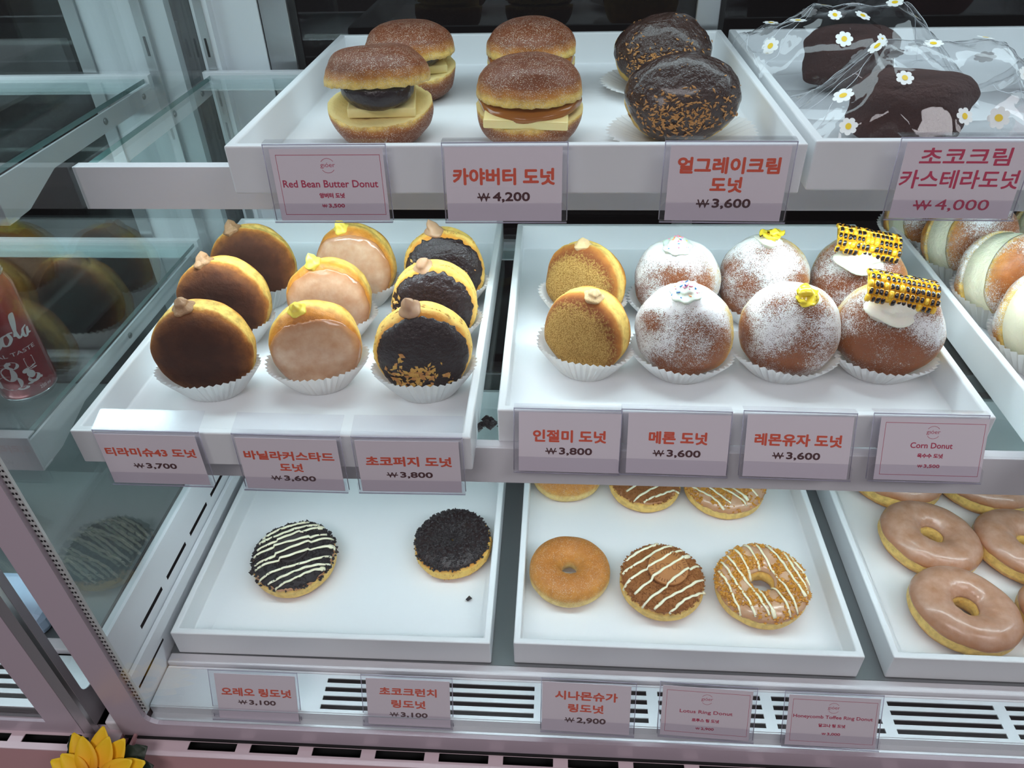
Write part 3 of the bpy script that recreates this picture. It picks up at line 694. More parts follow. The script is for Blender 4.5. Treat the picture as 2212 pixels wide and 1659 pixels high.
def dollop(r, h, seed=0, ridges=6, tip=.25):
    m = MB(); prof = []
    n = 14
    for i in range(n + 1):
        f = i / n
        rr = r * (1 - f ** 1.5) ** .8 * (1 + .10 * math.sin(f * 11)) if f < 1 else 0
        prof.append((max(rr, 0), h * f))
    prof.insert(0, (0, -.4)); prof.insert(1, (r * .92, -.4))
    def mod(rr, z, a, i): return rr * (1 + .09 * math.cos(ridges * a + z * 2.2)) * (1 + .12 * mn.noise(Vector((math.cos(a), math.sin(a), z + seed * 3))))
    m.lathe(prof, 30, mod=mod)
    rng = random.Random(seed); bx, by = rng.uniform(-.5, .5) * tip * 2, rng.uniform(-.5, .5) * tip * 2
    m.V = [(x + bx * max(0, z / h) ** 2 * r, y + by * max(0, z / h) ** 2 * r, z) for x, y, z in m.V]
    return m

def on_top(bun, th, ph, sink=.15):
    """matrix that stands something on the bun's surface at (th, ph), its +Z outward"""
    p = bun.p(th, ph); n = -bun.nrm(th, ph)
    if n.dot(p) < 0: n = -n
    q = n.to_track_quat('Z', 'Y').to_matrix().to_4x4()
    return Matrix.Translation(p - n * sink) @ q

def scatter(m, bun, rng, n, thr, phr, rad, mats, flat=(1, .6, .3), off=.05, low=None):
    for _ in range(n):
        th = thr(rng); ph = phr(rng)
        if low is not None and bun.p(th, ph).y < low * bun.R: continue
        T = on_top(bun, th, ph, -off); q = T @ Matrix.Rotation(rng.uniform(0, 6.28), 4, 'Z') @ Matrix.Rotation(rng.uniform(-.5, .5), 4, 'X')
        m.chunk(T.translation, rng.uniform(*rad), rng, rng.choice(mats), flat, q.to_3x3())

def dig(o, *names): return o
def donut(name, label, x, y, z, group): return thing(name, label, 'donut', (x, y, z), group=group)
def put(mb, T, name, mats, root, **k):
    mb.xform(T); return mb.build(name, mats, root, **k)

# pleated paper cup (its bottom on the tray)
def paper_cup(label, x, y, z, seed, rb=2.6, rt=4.9, h=3.1, sq=.74, az=0, dip=.0, flatten=0.0, group='pleated paper cups under the donuts'):
    m = MB(); n = 44; rng = random.Random(seed); V = []; F = []; lev = 9
    for i in range(lev + 1):
        f = i / lev
        for j in range(n * 2):
            a = 2 * math.pi * j / (n * 2)
            lo = mn.noise(Vector((math.cos(a) * 1.2, math.sin(a) * 1.2, seed * 2.7)))
            r = rb + (rt - rb) * f ** .9 * (1 + .10 * lo)
            r += (.5 - (j % 2)) * .44 * (.15 + .85 * f)
            hh = h * (1 + .16 * lo - dip * math.sin(a)) 
            zz = .03 + hh * f * (1 - flatten)
            V.append((r * math.cos(a), r * math.sin(a) * sq, zz))
    for i in range(lev):
        for j in range(2 * n): F.append((i * 2 * n + j, i * 2 * n + (j + 1) % (2 * n), (i + 1) * 2 * n + (j + 1) % (2 * n), (i + 1) * 2 * n + j))
    F.append(tuple(range(2 * n))[::-1])
    m.add(V, F); m.xform(Matrix.Rotation(math.radians(az), 4, 'Z'))
    o = m.build('paper_cup', M['cup'], loc=(x, y, z), smooth=False)
    return tag(o, label, 'paper cup', group)

# ------------------------------------------------------------------ middle left tray: 3 x 3 filled donuts standing in paper cups
def place(R, el, floor): return floor + .32 + R * math.cos(math.radians(el)) * .97 
rows_t = [('front', -34.1, 12.3, 4.8, 6, 3), ('middle', -35.4, 21.2, 4.8, 4, 5), ('rearmost', -35.0, 29.4, 4.75, 6, 6)]
for k, (w_, x, y, R, az, el) in enumerate(rows_t):
    h = 2.35; bn = Bun(R, h, 10 + k, e1=.62, e2=.8); cz = place(R, el, FM) - FM
    r = donut('tiramisu_donut', 'cocoa-dusted filled donut with a brown cream tip, %s of its row' % w_, x, y, FM, 'cocoa-dusted donuts')
    T = Matrix.Translation((0, 0, cz)) @ frame(az, el)
    put(bn.body(MB()), T, 'dough', M['d_tiramisu'], r)
    put(dollop(1.0, 1.35, 30 + k, 5), T @ on_top(bn, 1.42, math.radians(98 + 6 * k), .25), 'cream_tip', M['cream_tira'], r)
    paper_cup('white pleated paper cup holding the %s cocoa-dusted donut' % w_, x, y - .45, FM, 100 + k, az=az)
rows_v = [('front', -23.6, 13.7, 4.45, 12, 6), ('middle', -24.4, 22.3, 4.5, 4, 8), ('rearmost', -23.2, 29.8, 4.7, -8, 8)]
for k, (w_, x, y, R, az, el) in enumerate(rows_v):
    h = 2.35; bn = Bun(R, h, 20 + k, e1=.66, e2=.82); cz = place(R, el, FM) - FM
    r = donut('custard_donut', 'sugar-glazed donut with a yellow custard tip, %s of its row' % w_, x, y, FM, 'glazed custard donuts')
    T = Matrix.Translation((0, 0, cz)) @ frame(az, el)
    put(bn.body(MB()), T, 'dough', M['d_vanilla'], r)
    put(bn.cap(MB(), lambda ph: 1.22 - (.5 if k == 0 else .32) * math.exp(-((ph - 1.7) / .95) ** 2), .07, jag=.06, jf=3, wav=.03), T, 'glaze', M['glaze'], r)
    put(dollop(.85, 1.3, 40 + k, 5, .5), T @ on_top(bn, 1.25, math.radians(103), .25), 'custard_tip', M['custard'], r)
    paper_cup('white pleated paper cup holding the %s glazed custard donut' % w_, x, y - .45, FM, 110 + k, az=az)
rows_c = [('front', -12.8, 12.7, 4.65, 6, 8), ('middle', -13.0, 21.4, 4.6, 0, 8), ('rearmost', -12.9, 29.0, 4.6, 4, 12)]
for k, (w_, x, y, R, az, el) in enumerate(rows_c):
    h = 2.3; bn = Bun(R, h, 30 + k, e1=.62, e2=.8); cz = place(R, el, FM) - FM; rng = random.Random(k)
    r = donut('fudge_donut', 'black chocolate donut with nut chips and mocha cream tip, %s of its row' % w_, x, y, FM, 'chocolate fudge donuts')
    T = Matrix.Translation((0, 0, cz)) @ frame(az, el)
    put(bn.body(MB()), T, 'dough', M['d_fudge'], r)
    put(bn.cap(MB(), lambda ph: 1.12 - .16 * math.exp(-((ph - 1.6) / .9) ** 2), .10, jag=.12, jf=7, wav=.05), T, 'chocolate_coating', M['choco'], r)
    m = MB()
    if k == 0:
        scatter(m, bn, rng, 130, lambda g: g.uniform(.06, .8), lambda g: math.radians(g.gauss(252, 34)), (.2, .42), [0, 0, 1], off=.16, low=-.70)
        scatter(m, bn, rng, 16, lambda g: g.uniform(.2, .7), lambda g: math.radians(g.uniform(200, 330)), (.1, .22), [0, 1], off=.16)
    else:
        scatter(m, bn, rng, 30, lambda g: g.uniform(.6, 1.0), lambda g: math.radians(g.gauss(188, 16)), (.2, .38), [0], off=.16)
        scatter(m, bn, rng, 26, lambda g: g.uniform(.1, .75), lambda g: math.radians(g.gauss(285, 40)), (.14, .3), [1], (1, .5, .35), .16)
    put(m, T, 'nut_chips', [M['nut'], M['nut_brown']], r, smooth=False, kind='stuff')
    m = MB(); scatter(m, bn, rng, 70, lambda g: g.gauss(1.45, .14), lambda g: g.uniform(0, 6.28), (.14, .34), [0], (1, .7, .3), -.0, -.3)
    put(m, T, 'dough_flakes', [M['nut']], r, smooth=False, kind='stuff')
    put(dollop(1.0, 1.5, 50 + k, 3, .6), T @ on_top(bn, 1.32, math.radians(100), .25), 'cream_tip', M['cream_mocha'], r)
    paper_cup('white pleated paper cup holding the %s black chocolate donut' % w_, x, y - .45, FM, 120 + k, az=az, h=3.3)

# ------------------------------------------------------------------ middle right tray: 4 pairs
for k, (w_, x, y, R, az, el) in enumerate([('front', 2.9, 16.8, 4.4, -32, 6), ('rear', 2.9, 26.5, 4.45, -30, 8)]):
    bn = Bun(R, 2.5, 40 + k, e1=.62, e2=.8); cz = place(R, el, FM) - FM
    r = donut('bean_powder_donut', 'tan bean-powdered donut with a beige cream tip, %s one of two' % w_, x, y, FM, 'bean-powdered donuts')
    T = Matrix.Translation((0, 0, cz)) @ frame(az, el)
    def cov(v, th, ph): return max(0, min(1, 1.35 - th * .78 - .18 * math.sin(ph)))
    put(bn.body(MB(), cov=cov), T, 'dough', M['d_bean'], r)
    put(dollop(.95, 1.0, 60 + k, 5), T @ on_top(bn, 1.35, math.radians(95 if k else 80), .25), 'cream_tip', M['cream_bean'], r)
    paper_cup('white pleated paper cup holding the %s bean-powdered donut' % w_, x - .25, y - .4, FM, 130 + k, az=-24, h=3.2, sq=.76)
def sugar_cov(bias, seed):
    def f(v, th, ph):
        up = math.sin(ph) * math.sin(th)
        return max(0, min(1.0, .45 + .20 * up + bias * .8 + .34 * mn.noise(Vector((v.x * .35, v.y * .35, v.z * .35 + seed)))))
    return f
def capsule(m, p, d, r, l, mat):
    d = Vector(d).normalized() * l; p = Vector(p); m.tube([p - d, p - d * .8, p + d * .8, p + d], [r * .5, r, r, r * .5], 6, mat)
for k, (w_, x, y, R, az, el) in enumerate([('front', 12.3, 16.6, 4.7, -22, 12), ('rear', 12.7, 26.6, 4.6, -26, 12)]):
    bn = Bun(R, 3.2, 50 + k, e1=.74, e2=.9); cz = place(R, el, FM) - FM; rng = random.Random(70 + k)
    r = donut('melon_cream_donut', 'powdered donut topped with mint cream and coloured sprinkles, %s one of two' % w_, x, y, FM, 'sprinkle-topped donuts')
    T = Matrix.Translation((0, 0, cz)) @ frame(az, el)
    put(bn.body(MB(), cov=sugar_cov(.14, k * 5)), T, 'dough', M['d_sugar'], r)
    A = T @ on_top(bn, 1.15, math.radians(92), .3)
    c = put(dollop(1.45, 1.15, 70 + k, 7, .1), A, 'cream_swirl', M['cream_melon'], r)
    m = MB()
    for _ in range(34):
        a, f = rng.uniform(0, 6.28), rng.uniform(.15, 1.0); rr = 1.35 * f
        capsule(m, (rr * math.cos(a), rr * math.sin(a), 1.15 * (1 - f ** 1.4) + .1), (rng.uniform(-1, 1), rng.uniform(-1, 1), rng.uniform(-.5, .5)), .065, .2, rng.choice([0, 0, 0, 1, 2, 3, 4] if k else [0, 0, 3, 3, 2, 1]))
    put(m, A, 'sprinkles', [M['spr%d' % i] for i in range(5)], c, kind='stuff')
    paper_cup('white pleated paper cup holding the %s sprinkle-topped donut' % w_, x, y, FM, 140 + k, az=-15, h=2.6, rt=5.1, rb=2.9, sq=.84)
for k, (w_, x, y, R, az, el) in enumerate([('front', 22.4, 16.9, 4.75, -18, 10), ('rear', 22.1, 26.9, 4.75, -22, 10)]):
    bn = Bun(R, 3.3, 60 + k, e1=.74, e2=.9); cz = place(R, el, FM) - FM; rng = random.Random(80 + k)
    r = donut('yuzu_donut', 'powdered donut topped with white cream and yellow peel, %s one of two' % w_, x, y, FM, 'yellow-peel donuts')
    T = Matrix.Translation((0, 0, cz)) @ frame(az, el)
    put(bn.body(MB(), cov=sugar_cov(.08, 11 + k * 5)), T, 'dough', M['d_sugar'], r)
    A = T @ on_top(bn, 1.08 if k == 0 else 1.35, math.radians(76 if k == 0 else 92), .3)
    put(dollop(1.1 if k == 0 else 1.4, .9, 80 + k, 4, .1), A, 'cream_swirl', M['cream_white'], r)
    for q in range(3):
        m = MB(); n1, n2 = 16, 10; V = []; F = []
        L_, Wd = rng.uniform(.9, 1.3), rng.uniform(.7, 1.0)
        for i in range(n1 + 1):
            for j in range(n2):
                f = i / n1; a = 2 * math.pi * j / n2; prof = math.sin(math.pi * min(.97, max(.03, f))) ** .5
                V.append(((f - .5) * 2 * L_, Wd * prof * math.cos(a) + .2 * math.sin(f * 5 + q), .30 * prof * math.sin(a) + .5 * mn.noise(Vector((f * 2.5, math.cos(a) * 1.2, q + k * 9)))))
        for i in range(n1):
            for j in range(n2): F.append((i * n2 + j, i * n2 + (j + 1) % n2, (i + 1) * n2 + (j + 1) % n2, (i + 1) * n2 + j))
        m.add(V, F)
        put(m, A @ Matrix.Translation((rng.uniform(-.4, .4), rng.uniform(-.4, .5), .55 + .2 * q)) @ Matrix.Rotation(rng.uniform(0, 3), 4, 'Z') @ Matrix.Rotation(rng.uniform(-.4, .4), 4, 'X'), 'yuzu_peel', M['lemon'], r)
    paper_cup('white pleated paper cup holding the %s yellow-peel donut' % w_, x, y, FM, 150 + k, az=-12, h=2.6, rt=5.2, rb=2.9, sq=.84)
def corn_slice(seed):
    """a charred slab cut off a cob: rows of kernels on a shallow arc"""
    m = MB(); rng = random.Random(seed); nr, nc = 6, 14; Rc = 1.75
    for i in range(nr):
        a = math.radians(-56 + 112 * i / (nr - 1))
        for j in range(nc):
            if rng.random() < .04: continue
            x = (j - (nc - 1) / 2) * .46 + rng.uniform(-.04, .04) + (i % 2) * .08
            T = Matrix.Translation((x, Rc * math.sin(a), Rc * math.cos(a) - 1.0)) @ Matrix.Rotation(-a, 4, 'X')
            sc = rng.uniform(.9, 1.08); V = []; F = []; ch = []; char = rng.random() < .8
            for p_ in range(7):
                t = math.pi * p_ / 6
                for q in range(10):
                    b_ = 2 * math.pi * q / 10; st = math.sin(t) ** .7 if 0 < p_ < 6 else 0
                    v = Vector((.24 * st * spow(math.cos(b_), .6), .37 * st * spow(math.sin(b_), .6), .27 * math.cos(t))) * sc
                    V.append(T @ v); ch.append((.78 if char else .2) * max(0, math.cos(t)) ** 1.1)
            for p_ in range(6):
                for q in range(10): F.append((p_ * 10 + q, p_ * 10 + (q + 1) % 10, (p_ + 1) * 10 + (q + 1) % 10, (p_ + 1) * 10 + q))
            m.add(V, F, 0, char=ch)
    V = []; F = []
    for i in range(13):
        a = math.radians(-62 + 124 * i / 12)
        for x in (-2.95, 2.95): V.append((x, (Rc - .08) * math.sin(a), (Rc - .08) * math.cos(a) - 1.0))
    for i in range(12): F.append((2 * i, 2 * i + 1, 2 * i + 3, 2 * i + 2))
    F += [tuple(range(0, 26, 2)), tuple(range(1, 26, 2))[::-1], (0, 24, 25, 1)]
    m.add(V, F, 0, char=0.3); return m
for k, (w_, x, y, R, az, el) in enumerate([('front', 31.9, 17.1, 4.85, -20, 9), ('rear', 31.9, 27.0, 4.8, -22, 10)]):
    bn = Bun(R, 3.2, 70 + k, e1=.72, e2=.88); cz = place(R, el, FM) - FM
    r = donut('corn_donut', 'powdered donut carrying a charred corn slab on white cream, %s one of two' % w_, x, y, FM, 'grilled corn donuts')
    T = Matrix.Translation((0, 0, cz)) @ frame(az, el)
    put(bn.body(MB(), cov=sugar_cov(.0, 23 + k * 5)), T, 'dough', M['d_sugar'], r)
    A = Matrix.Translation((0, 0, cz)) @ Matrix.Translation((.3, -.9, R * .80))
    c = dollop(1.9, 1.5, 90 + k, 4, .05); c.V = [(a * 1.35, b_ * .9, d) for a, b_, d in c.V]
    put(c, A @ Matrix.Translation((-1.0, -.75, -.75)) @ Matrix.Rotation(.5, 4, 'X'), 'cream_swirl', M['cream_white'], r)
    put(corn_slice(5 + k), A @ Matrix.Translation((-.9 if k == 0 else -.8, -.2, 1.0)) @ Matrix.Rotation(math.radians(-6), 4, 'Z') @ Matrix.Rotation(math.radians(9), 4, 'Y') @ Matrix.Rotation(math.radians(30), 4, 'X'), 'corn_slab', M['corn'], r)
    paper_cup('white pleated paper cup holding the %s corn donut' % w_, x, y, FM, 160 + k, az=-12, h=2.6, rt=5.2, rb=2.9, sq=.84)

# ------------------------------------------------------------------ right middle tray: cream-split buns
def cream_bun(label, x, y, az, el, seed, cup_label, R=4.75):
    bn = Bun(R, 2.2, seed, e1=.7, e2=.85, dent=0); cz = place(R, el, FM) - FM + .4
    r = donut('cream_bun', label, x, y, FM, 'cream-split buns')
    T = Matrix.Translation((0, 0, cz)) @ frame(az, el)
    put(bn.body(MB(), 0, math.pi / 2, 24, 80, cov=sugar_cov(.0, seed)), T @ Matrix.Translation((0, 0, 1.15)), 'front_half', M['d_cream'], r)
    put(bn.body(MB(), math.pi / 2, math.pi, 24, 80, cov=sugar_cov(-.05, seed + 2)), T @ Matrix.Translation((0, 0, -1.75)), 'back_half', M['d_cream'], r)
    def mod(rr, z, a, i): return rr * (1 + .025 * mn.noise(Vector((math.cos(a) * 2.5, math.sin(a) * 2.5, z * 2 + seed))))
    put(MB().lathe([(0, -1.75), (R * .9, -1.75), (R * .985, -1.55), (R * .96, -.7), (R * .99, -.1), (R * .955, .5), (R * .975, 1.0), (R * .9, 1.25), (0, 1.25)], 70, mod=mod), T, 'cream_layer', M['whipped'], r)
    paper_cup(cup_label, x, y, FM, seed, az=az, h=3.2, rb=2.9, rt=5.2, sq=1.0)
cream_bun('cream-split bun directly right of the rear corn donut, lower edge in a cup', 47.6, 36.0, 20, 20, 201, 'pleated cup of the cream-split bun beside the rear corn donut')
cream_bun('cream-split bun second from the front in the right-edge tray', 48.0, 27.2, 20, 20, 202, 'pleated cup of the second cream-split bun from the front')
cream_bun('frontmost cream-split bun in the right-edge tray, cut by the photo edge', 48.2, 18.6, 20, 20, 203, 'pleated cup of the frontmost cream-split bun')
cream_bun('rearmost cream-split bun in the right-edge tray, half hidden by the magenta price card', 45.6, 44.0, 16, 18, 204, 'pleated cup of the rearmost cream-split bun at the left', 4.0)
cream_bun('cream-split bun farthest right, its brown side beside the magenta price card corner', 58.6, 38.0, 10, 14, 205, 'pleated cup of the cream-split bun farthest right')

# ------------------------------------------------------------------ upper tray: four split buns, two chocolate domes
def half(bn, mb, top, seed):
    """half a bun with its torn crumb face (materials: 0 crust, 1 crumb)"""
    nt, np_ = 26, 84; V = []; F = []; ax = []; cv = []; mats = []
    for i in range(nt + 1):
        th = math.pi / 2 * i / nt
        if not top: th = math.pi - th
        for j in range(np_):
            ph = 2 * math.pi * j / np_; v = bn.p(min(max(th, 1e-4), math.pi - 1e-4), ph)
            if i == nt: v = v + Vector((0, 0, .16 * mn.noise(Vector((math.cos(ph) * 9, math.sin(ph) * 9, seed)))))
            V.append(v); ax.append(math.cos(th) * .95 + (.03 if top else -.03)); cv.append(.9 if top else .75)
    for i in range(nt):
        for j in range(np_):
            q = (i * np_ + j, (i + 1) * np_ + j, (i + 1) * np_ + (j + 1) % np_, i * np_ + (j + 1) % np_); F.append(q if top else q[::-1]); mats.append(0)
    base = nt * np_; n0 = len(V)
    for k_ in range(1, 8):
        f = 1 - k_ / 8
        for j in range(np_):
            ph = 2 * math.pi * j / np_; v = V[base + j]
            V.append(Vector((v.x * f, v.y * f, (.25 if top else -.25) * (1 - f) + .16 * mn.noise(Vector((v.x * f * 1.5, v.y * f * 1.5, seed + 4)))))); ax.append(0); cv.append(0)
    for k_ in range(7):
        a = base if k_ == 0 else n0 + (k_ - 1) * np_; b_ = n0 + k_ * np_
        for j in range(np_):
            q = (a + j, b_ + j, b_ + (j + 1) % np_, a + (j + 1) % np_); F.append(q if top else q[::-1]); mats.append(1)
    F.append(tuple(range(n0 + 6 * np_, n0 + 7 * np_)) if not top else tuple(range(n0 + 6 * np_, n0 + 7 * np_))[::-1]); mats.append(1)
    return mb.add(V, F, mats, ax=ax, cov=cv)
def split_bun(name, label, x, y, R, az, gap, opn, seed, kind, group, roll=0):
    r = thing(name, label, 'donut', (x, y, FUP), group=group)
    hb, ht = 3.3, 3.05
    G = Matrix.Rotation(math.radians(az), 4, 'Z')
    lo = Bun(R, hb, seed, e1=.66, e2=.8, dent=0); hi = Bun(R * 1.0, ht, seed + 3, e1=.72, e2=.86, dent=0)
    B = G @ Matrix.Translation((0, 0, hb * .98)) @ Matrix.Rotation(math.radians(8), 4, 'X')
    put(half(lo, MB(), False, seed), B, 'bottom_half', [M['d_bun'], M['crumb']], r)
    Tt = G @ Matrix.Translation((0, R * .8, hb * .98 + .5 + gap)) @ Matrix.Rotation(math.radians(-opn + 8), 4, 'X') @ Matrix.Rotation(math.radians(roll), 4, 'Y') @ Matrix.Translation((0, -R * .8, 0))
    put(half(hi, MB(), True, seed + 1), Tt, 'top_half', [M['d_bun'], M['crumb']], r)
    if kind == 'bean':
        put(MB().box(-2.9, 2.9, -2.75, 1.5, 0, .85), B @ Matrix.Translation((.3, -.3, .0)) @ Matrix.Rotation(math.radians(2), 4, 'Y'), 'butter_slab', M['butter'], r, smooth=False, bevel=.12)
        bp = Bun(3.15, 1.4, seed + 9, e1=.6, e2=.75, dent=0); put(bp.body(MB()), B @ Matrix.Translation((.1, -.95, 2.05)) @ Matrix.Rotation(.05, 4, 'X'), 'bean_paste', M['bean_paste'], r)
    else:
        jp = Bun(4.45, .75, seed + 9, e1=.5, e2=.7, dent=0); put(jp.body(MB()), B @ Matrix.Translation((0, -.1, .75)) @ Matrix.Rotation(.02, 4, 'X'), 'kaya_jam', M['kaya'], r)
        put(MB().box(-3.5, 3.5, -4.5, 1.0, 0, .75), B @ Matrix.Translation((-.2, -.05, -.05)) @ Matrix.Rotation(.04, 4, 'Y'), 'butter_slab', M['butter'], r, smooth=False, bevel=.12)
split_bun('red_bean_bun', 'front sugared bun gaping open over a black bean paste ball and butter', -16.1, 21.5, 4.6, 8, .75, 16, 301, 'bean', 'red bean butter buns')
split_bun('red_bean_bun', 'rear sugared bun behind the gaping one, black filling barely visible', -15.6, 34.8, 4.6, 20, .4, 10, 302, 'bean', 'red bean butter buns')
split_bun('kaya_bun', 'front sugared bun with brown jam and a pale butter slab', -2.75, 20.6, 4.6, 0, .4, 9, 303, 'kaya', 'kaya butter buns')
split_bun('kaya_bun', 'rear sugared bun behind the jam and butter one', -3.2, 35.5, 4.5, 0, .35, 8, 304, 'kaya', 'kaya butter buns')
for k, (w_, x, y, R, az, el) in enumerate([('front', 10.25, 20.8, 4.85, -4, 35), ('rear', 10.2, 36.4, 4.9, -2, 35)]):
    bn = Bun(R, 3.5, 80 + k, e1=.78, e2=.9); rng = random.Random(90 + k); cz = 3.6
    r = thing('earl_grey_donut', 'domed donut coated in dark chocolate with brown nut chips, %s one of two' % w_, 'donut', (x, y, FUP), group='chocolate-coated domed donuts')
    T = Matrix.Translation((0, 0, cz)) @ frame(az, el) @ Matrix.Diagonal((1, .72, 1, 1))
    put(bn.body(MB()), T, 'dough', M['d_earl'], r)
    put(bn.cap(MB(), lambda ph: 1.42 + .42 * math.exp(-((ph - 4.71) / 1.1) ** 2) - .24 * math.exp(-((ph - 2.2) / .55) ** 2), .12, jag=.12, jf=3, wav=.16), T, 'chocolate_coating', M['choco_milk'], r)
    m = MB()
    scatter(m, bn, rng, 330, lambda g: abs(g.gauss(.80, .30)), lambda g: math.radians(g.gauss(270, 36)), (.12, .34), [0], (1, .42, .32), .22)
    scatter(m, bn, rng, 34, lambda g: g.uniform(.2, 1.2), lambda g: g.uniform(0, 6.28), (.08, .2), [0], (1, .5, .35), .18)
    put(m, T, 'nut_chips', [M['nut_brown']], r, smooth=False, kind='stuff')
    paper_cup('flattened pleated paper cup under the %s chocolate-coated dome' % w_, x + .2, y - .4, FUP, 170 + k, rb=3.0, rt=6.4, h=1.1, sq=.95)

# cellophane-bagged sponge donuts on the right
def daisy(m, T, r, rng):
    V = []; n = 42
    for i in range(n):
        a = 2 * math.pi * i / n; q = r * (.76 + .24 * abs(math.cos(3.5 * a)) ** .6); V.append(T @ Vector((q * math.cos(a), q * math.sin(a), .03)))
    m.add(V + [T @ Vector((0, 0, .03))], [(i, (i + 1) % n, n) for i in range(n)], 1)
    V = [T @ Vector((r * .36 * math.cos(2 * math.pi * i / 18), r * .32 * math.sin(2 * math.pi * i / 18), .05)) for i in range(18)]
    m.add(V, [tuple(range(18))], 2)
def bag(label, x, y, az, Lx, Ly, H, seed, n_daisy, tilt=0, peak=0.0):
    m = MB(); rng = random.Random(seed); nx, ny = 54, 36
    def P_(u, v, top=True):
        au = abs(u); e = 1.0 if au < .42 else 1 - .80 * ((au - .42) / .58) ** 1.1
        if not top: return Vector((u * Lx, v * Ly, .05))
        av = abs(v); s = max(0.0, 1 - av ** 2.0) ** .8
        c1 = 1 - abs(mn.noise(Vector((u * 2.1 + seed, v * 1.9 + u, seed)))) * 2
        c2 = 1 - abs(mn.noise(Vector((u * 4.6 + v * 2 + seed, v * 3.4 - u * 2, seed + 7)))) * 2
        z = H * e * s + (c1 * .95 + c2 * .40 - .6) * (.35 + .65 * au) * min(1, s * 2.2) + .12
        z += peak * max(0, -u - .5) * 2.0 * s
        return Vector((u * Lx + .5 * mn.noise(Vector((u * 3, v * 3, seed + 2))), v * Ly * (1 - .18 * math.sin(math.pi * min(1, au))) + .4 * mn.noise(Vector((v * 2, u * 4, seed))), max(.16, z)))
    V = []; F = []
    for j in range(ny + 1):
        for i in range(nx + 1): V.append(P_(i / nx * 2 - 1, j / ny * 2 - 1))
    n0 = len(V)
    for j in range(ny + 1):
        for i in range(nx + 1):
            q = P_(i / nx * 2 - 1, j / ny * 2 - 1, False); t = V[j * (nx + 1) + i]; V.append(Vector((t.x, t.y, min(q.z, t.z - .02))))
    W_ = nx + 1
    for j in range(ny):
        for i in range(nx):
            a = j * W_ + i
            F += [(a, a + 1, a + W_), (a + 1, a + W_ + 1, a + W_)] if (i + j) % 2 else [(a, a + 1, a + W_ + 1), (a, a + W_ + 1, a + W_)]
            F.append((n0 + a, n0 + a + W_, n0 + a + W_ + 1, n0 + a + 1))
    m.add(V, F, 0)
    spots = []
    while len(spots) < n_daisy:
        u, v = rng.uniform(-.85, .85), rng.uniform(-.85, .6)
        if any((u - a) ** 2 * 2 + (v - b_) ** 2 < .10 for a, b_ in spots): 
            if rng.random() < .97: continue
        spots.append((u, v)); p = P_(u, v); a = P_(u + .05, v) - p; b_ = P_(u, v + .05) - p
        nn = a.cross(b_).normalized(); q = nn.to_track_quat('Z', 'Y').to_matrix().to_4x4()
        daisy(m, Matrix.Translation(p + nn * .12) @ q @ Matrix.Rotation(rng.uniform(0, 6), 4, 'Z'), rng.uniform(.68, .86), rng)
    j = lambda a: a + rng.uniform(-.07, .07)
    folds = [((-.97, j(0)), (.97, j(0))), ((j(-.4), 0), (-1, j(.8))), ((j(-.4), 0), (-1, j(-.75))), ((j(.42), 0), (1, j(.8))), ((j(.42), 0), (1, j(-.7))), ((-1, -.98), (-1, .98)), ((1, -.98), (1, .98)), ((-.98, -.3), (-.5, -.12)), ((-.98, .35), (-.55, .1))]
    for k, ((u0, v0), (u1, v1)) in enumerate(folds):
        P0 = [P_(u0 + (u1 - u0) * i / 24 + .02 * math.sin(i * .7 + k), v0 + (v1 - v0) * i / 24) + Vector((0, -.03, .05)) for i in range(25)]
        m.tube(P0, [.026 * (.3 + .7 * math.sin(math.pi * min(.96, max(.04, i / 24)))) for i in range(25)], 6, 3)  # thin whitish tube along each crease, in place of light it catches
    o = m.build('cellophane_bag', [M['film'], M['daisy'], M['daisy_y'], M['fold_glint']], loc=(x, y, FU + .02))
    o.data.polygons.foreach_set('use_smooth', [i % 1 == 0 for i in range(len(o.data.polygons))])
    o.rotation_euler = (0, 0, math.radians(az))
    return tag(o, label, 'cellophane bag', 'daisy-printed cellophane bags')
def sponge(label, x, y, R, h, az, seed, mat, zz=.35):
    bn = Bun(R, h, seed, e1=.55, e2=.62, lump=.05, dent=.05)
    r = thing('sponge_donut', label, 'donut', (x, y, FU + zz), group='bagged sponge donuts')
    put(bn.body(MB(), nt=60, np_=110), Matrix.Translation((0, 0, h)) @ Matrix.Rotation(math.radians(az), 4, 'Z') @ Matrix.Diagonal((1.0, .74, 1, 1)), 'sponge', mat, r)
    return r
sponge('front dark chocolate sponge donut inside a daisy-printed bag', 29.3, 20.3, 5.1, 2.75, 4, 401, M['castella'])
sponge('rear dark chocolate sponge donut inside a daisy-printed bag', 29.2, 37.0, 4.6, 2.8, 0, 402, M['castella'])
sponge('pink strawberry sponge donut inside a bag at the right photo edge', 50.6, 32.6, 5.0, 2.6, 0, 403, M['strawberry'])
bag('daisy-printed cellophane bag around the front chocolate sponge', 30.4, 20.0, -3, 11.0, 7.6, 7.9, 11, 15)
bag('daisy-printed cellophane bag around the rear chocolate sponge, end sticking up', 28.8, 36.2, 4, 10.6, 7.4, 7.7, 12, 15, peak=3.4)
bag('daisy-printed cellophane bag around the pink sponge at the right edge', 51.5, 33.0, 30, 9.5, 7.2, 7.3, 13, 10)

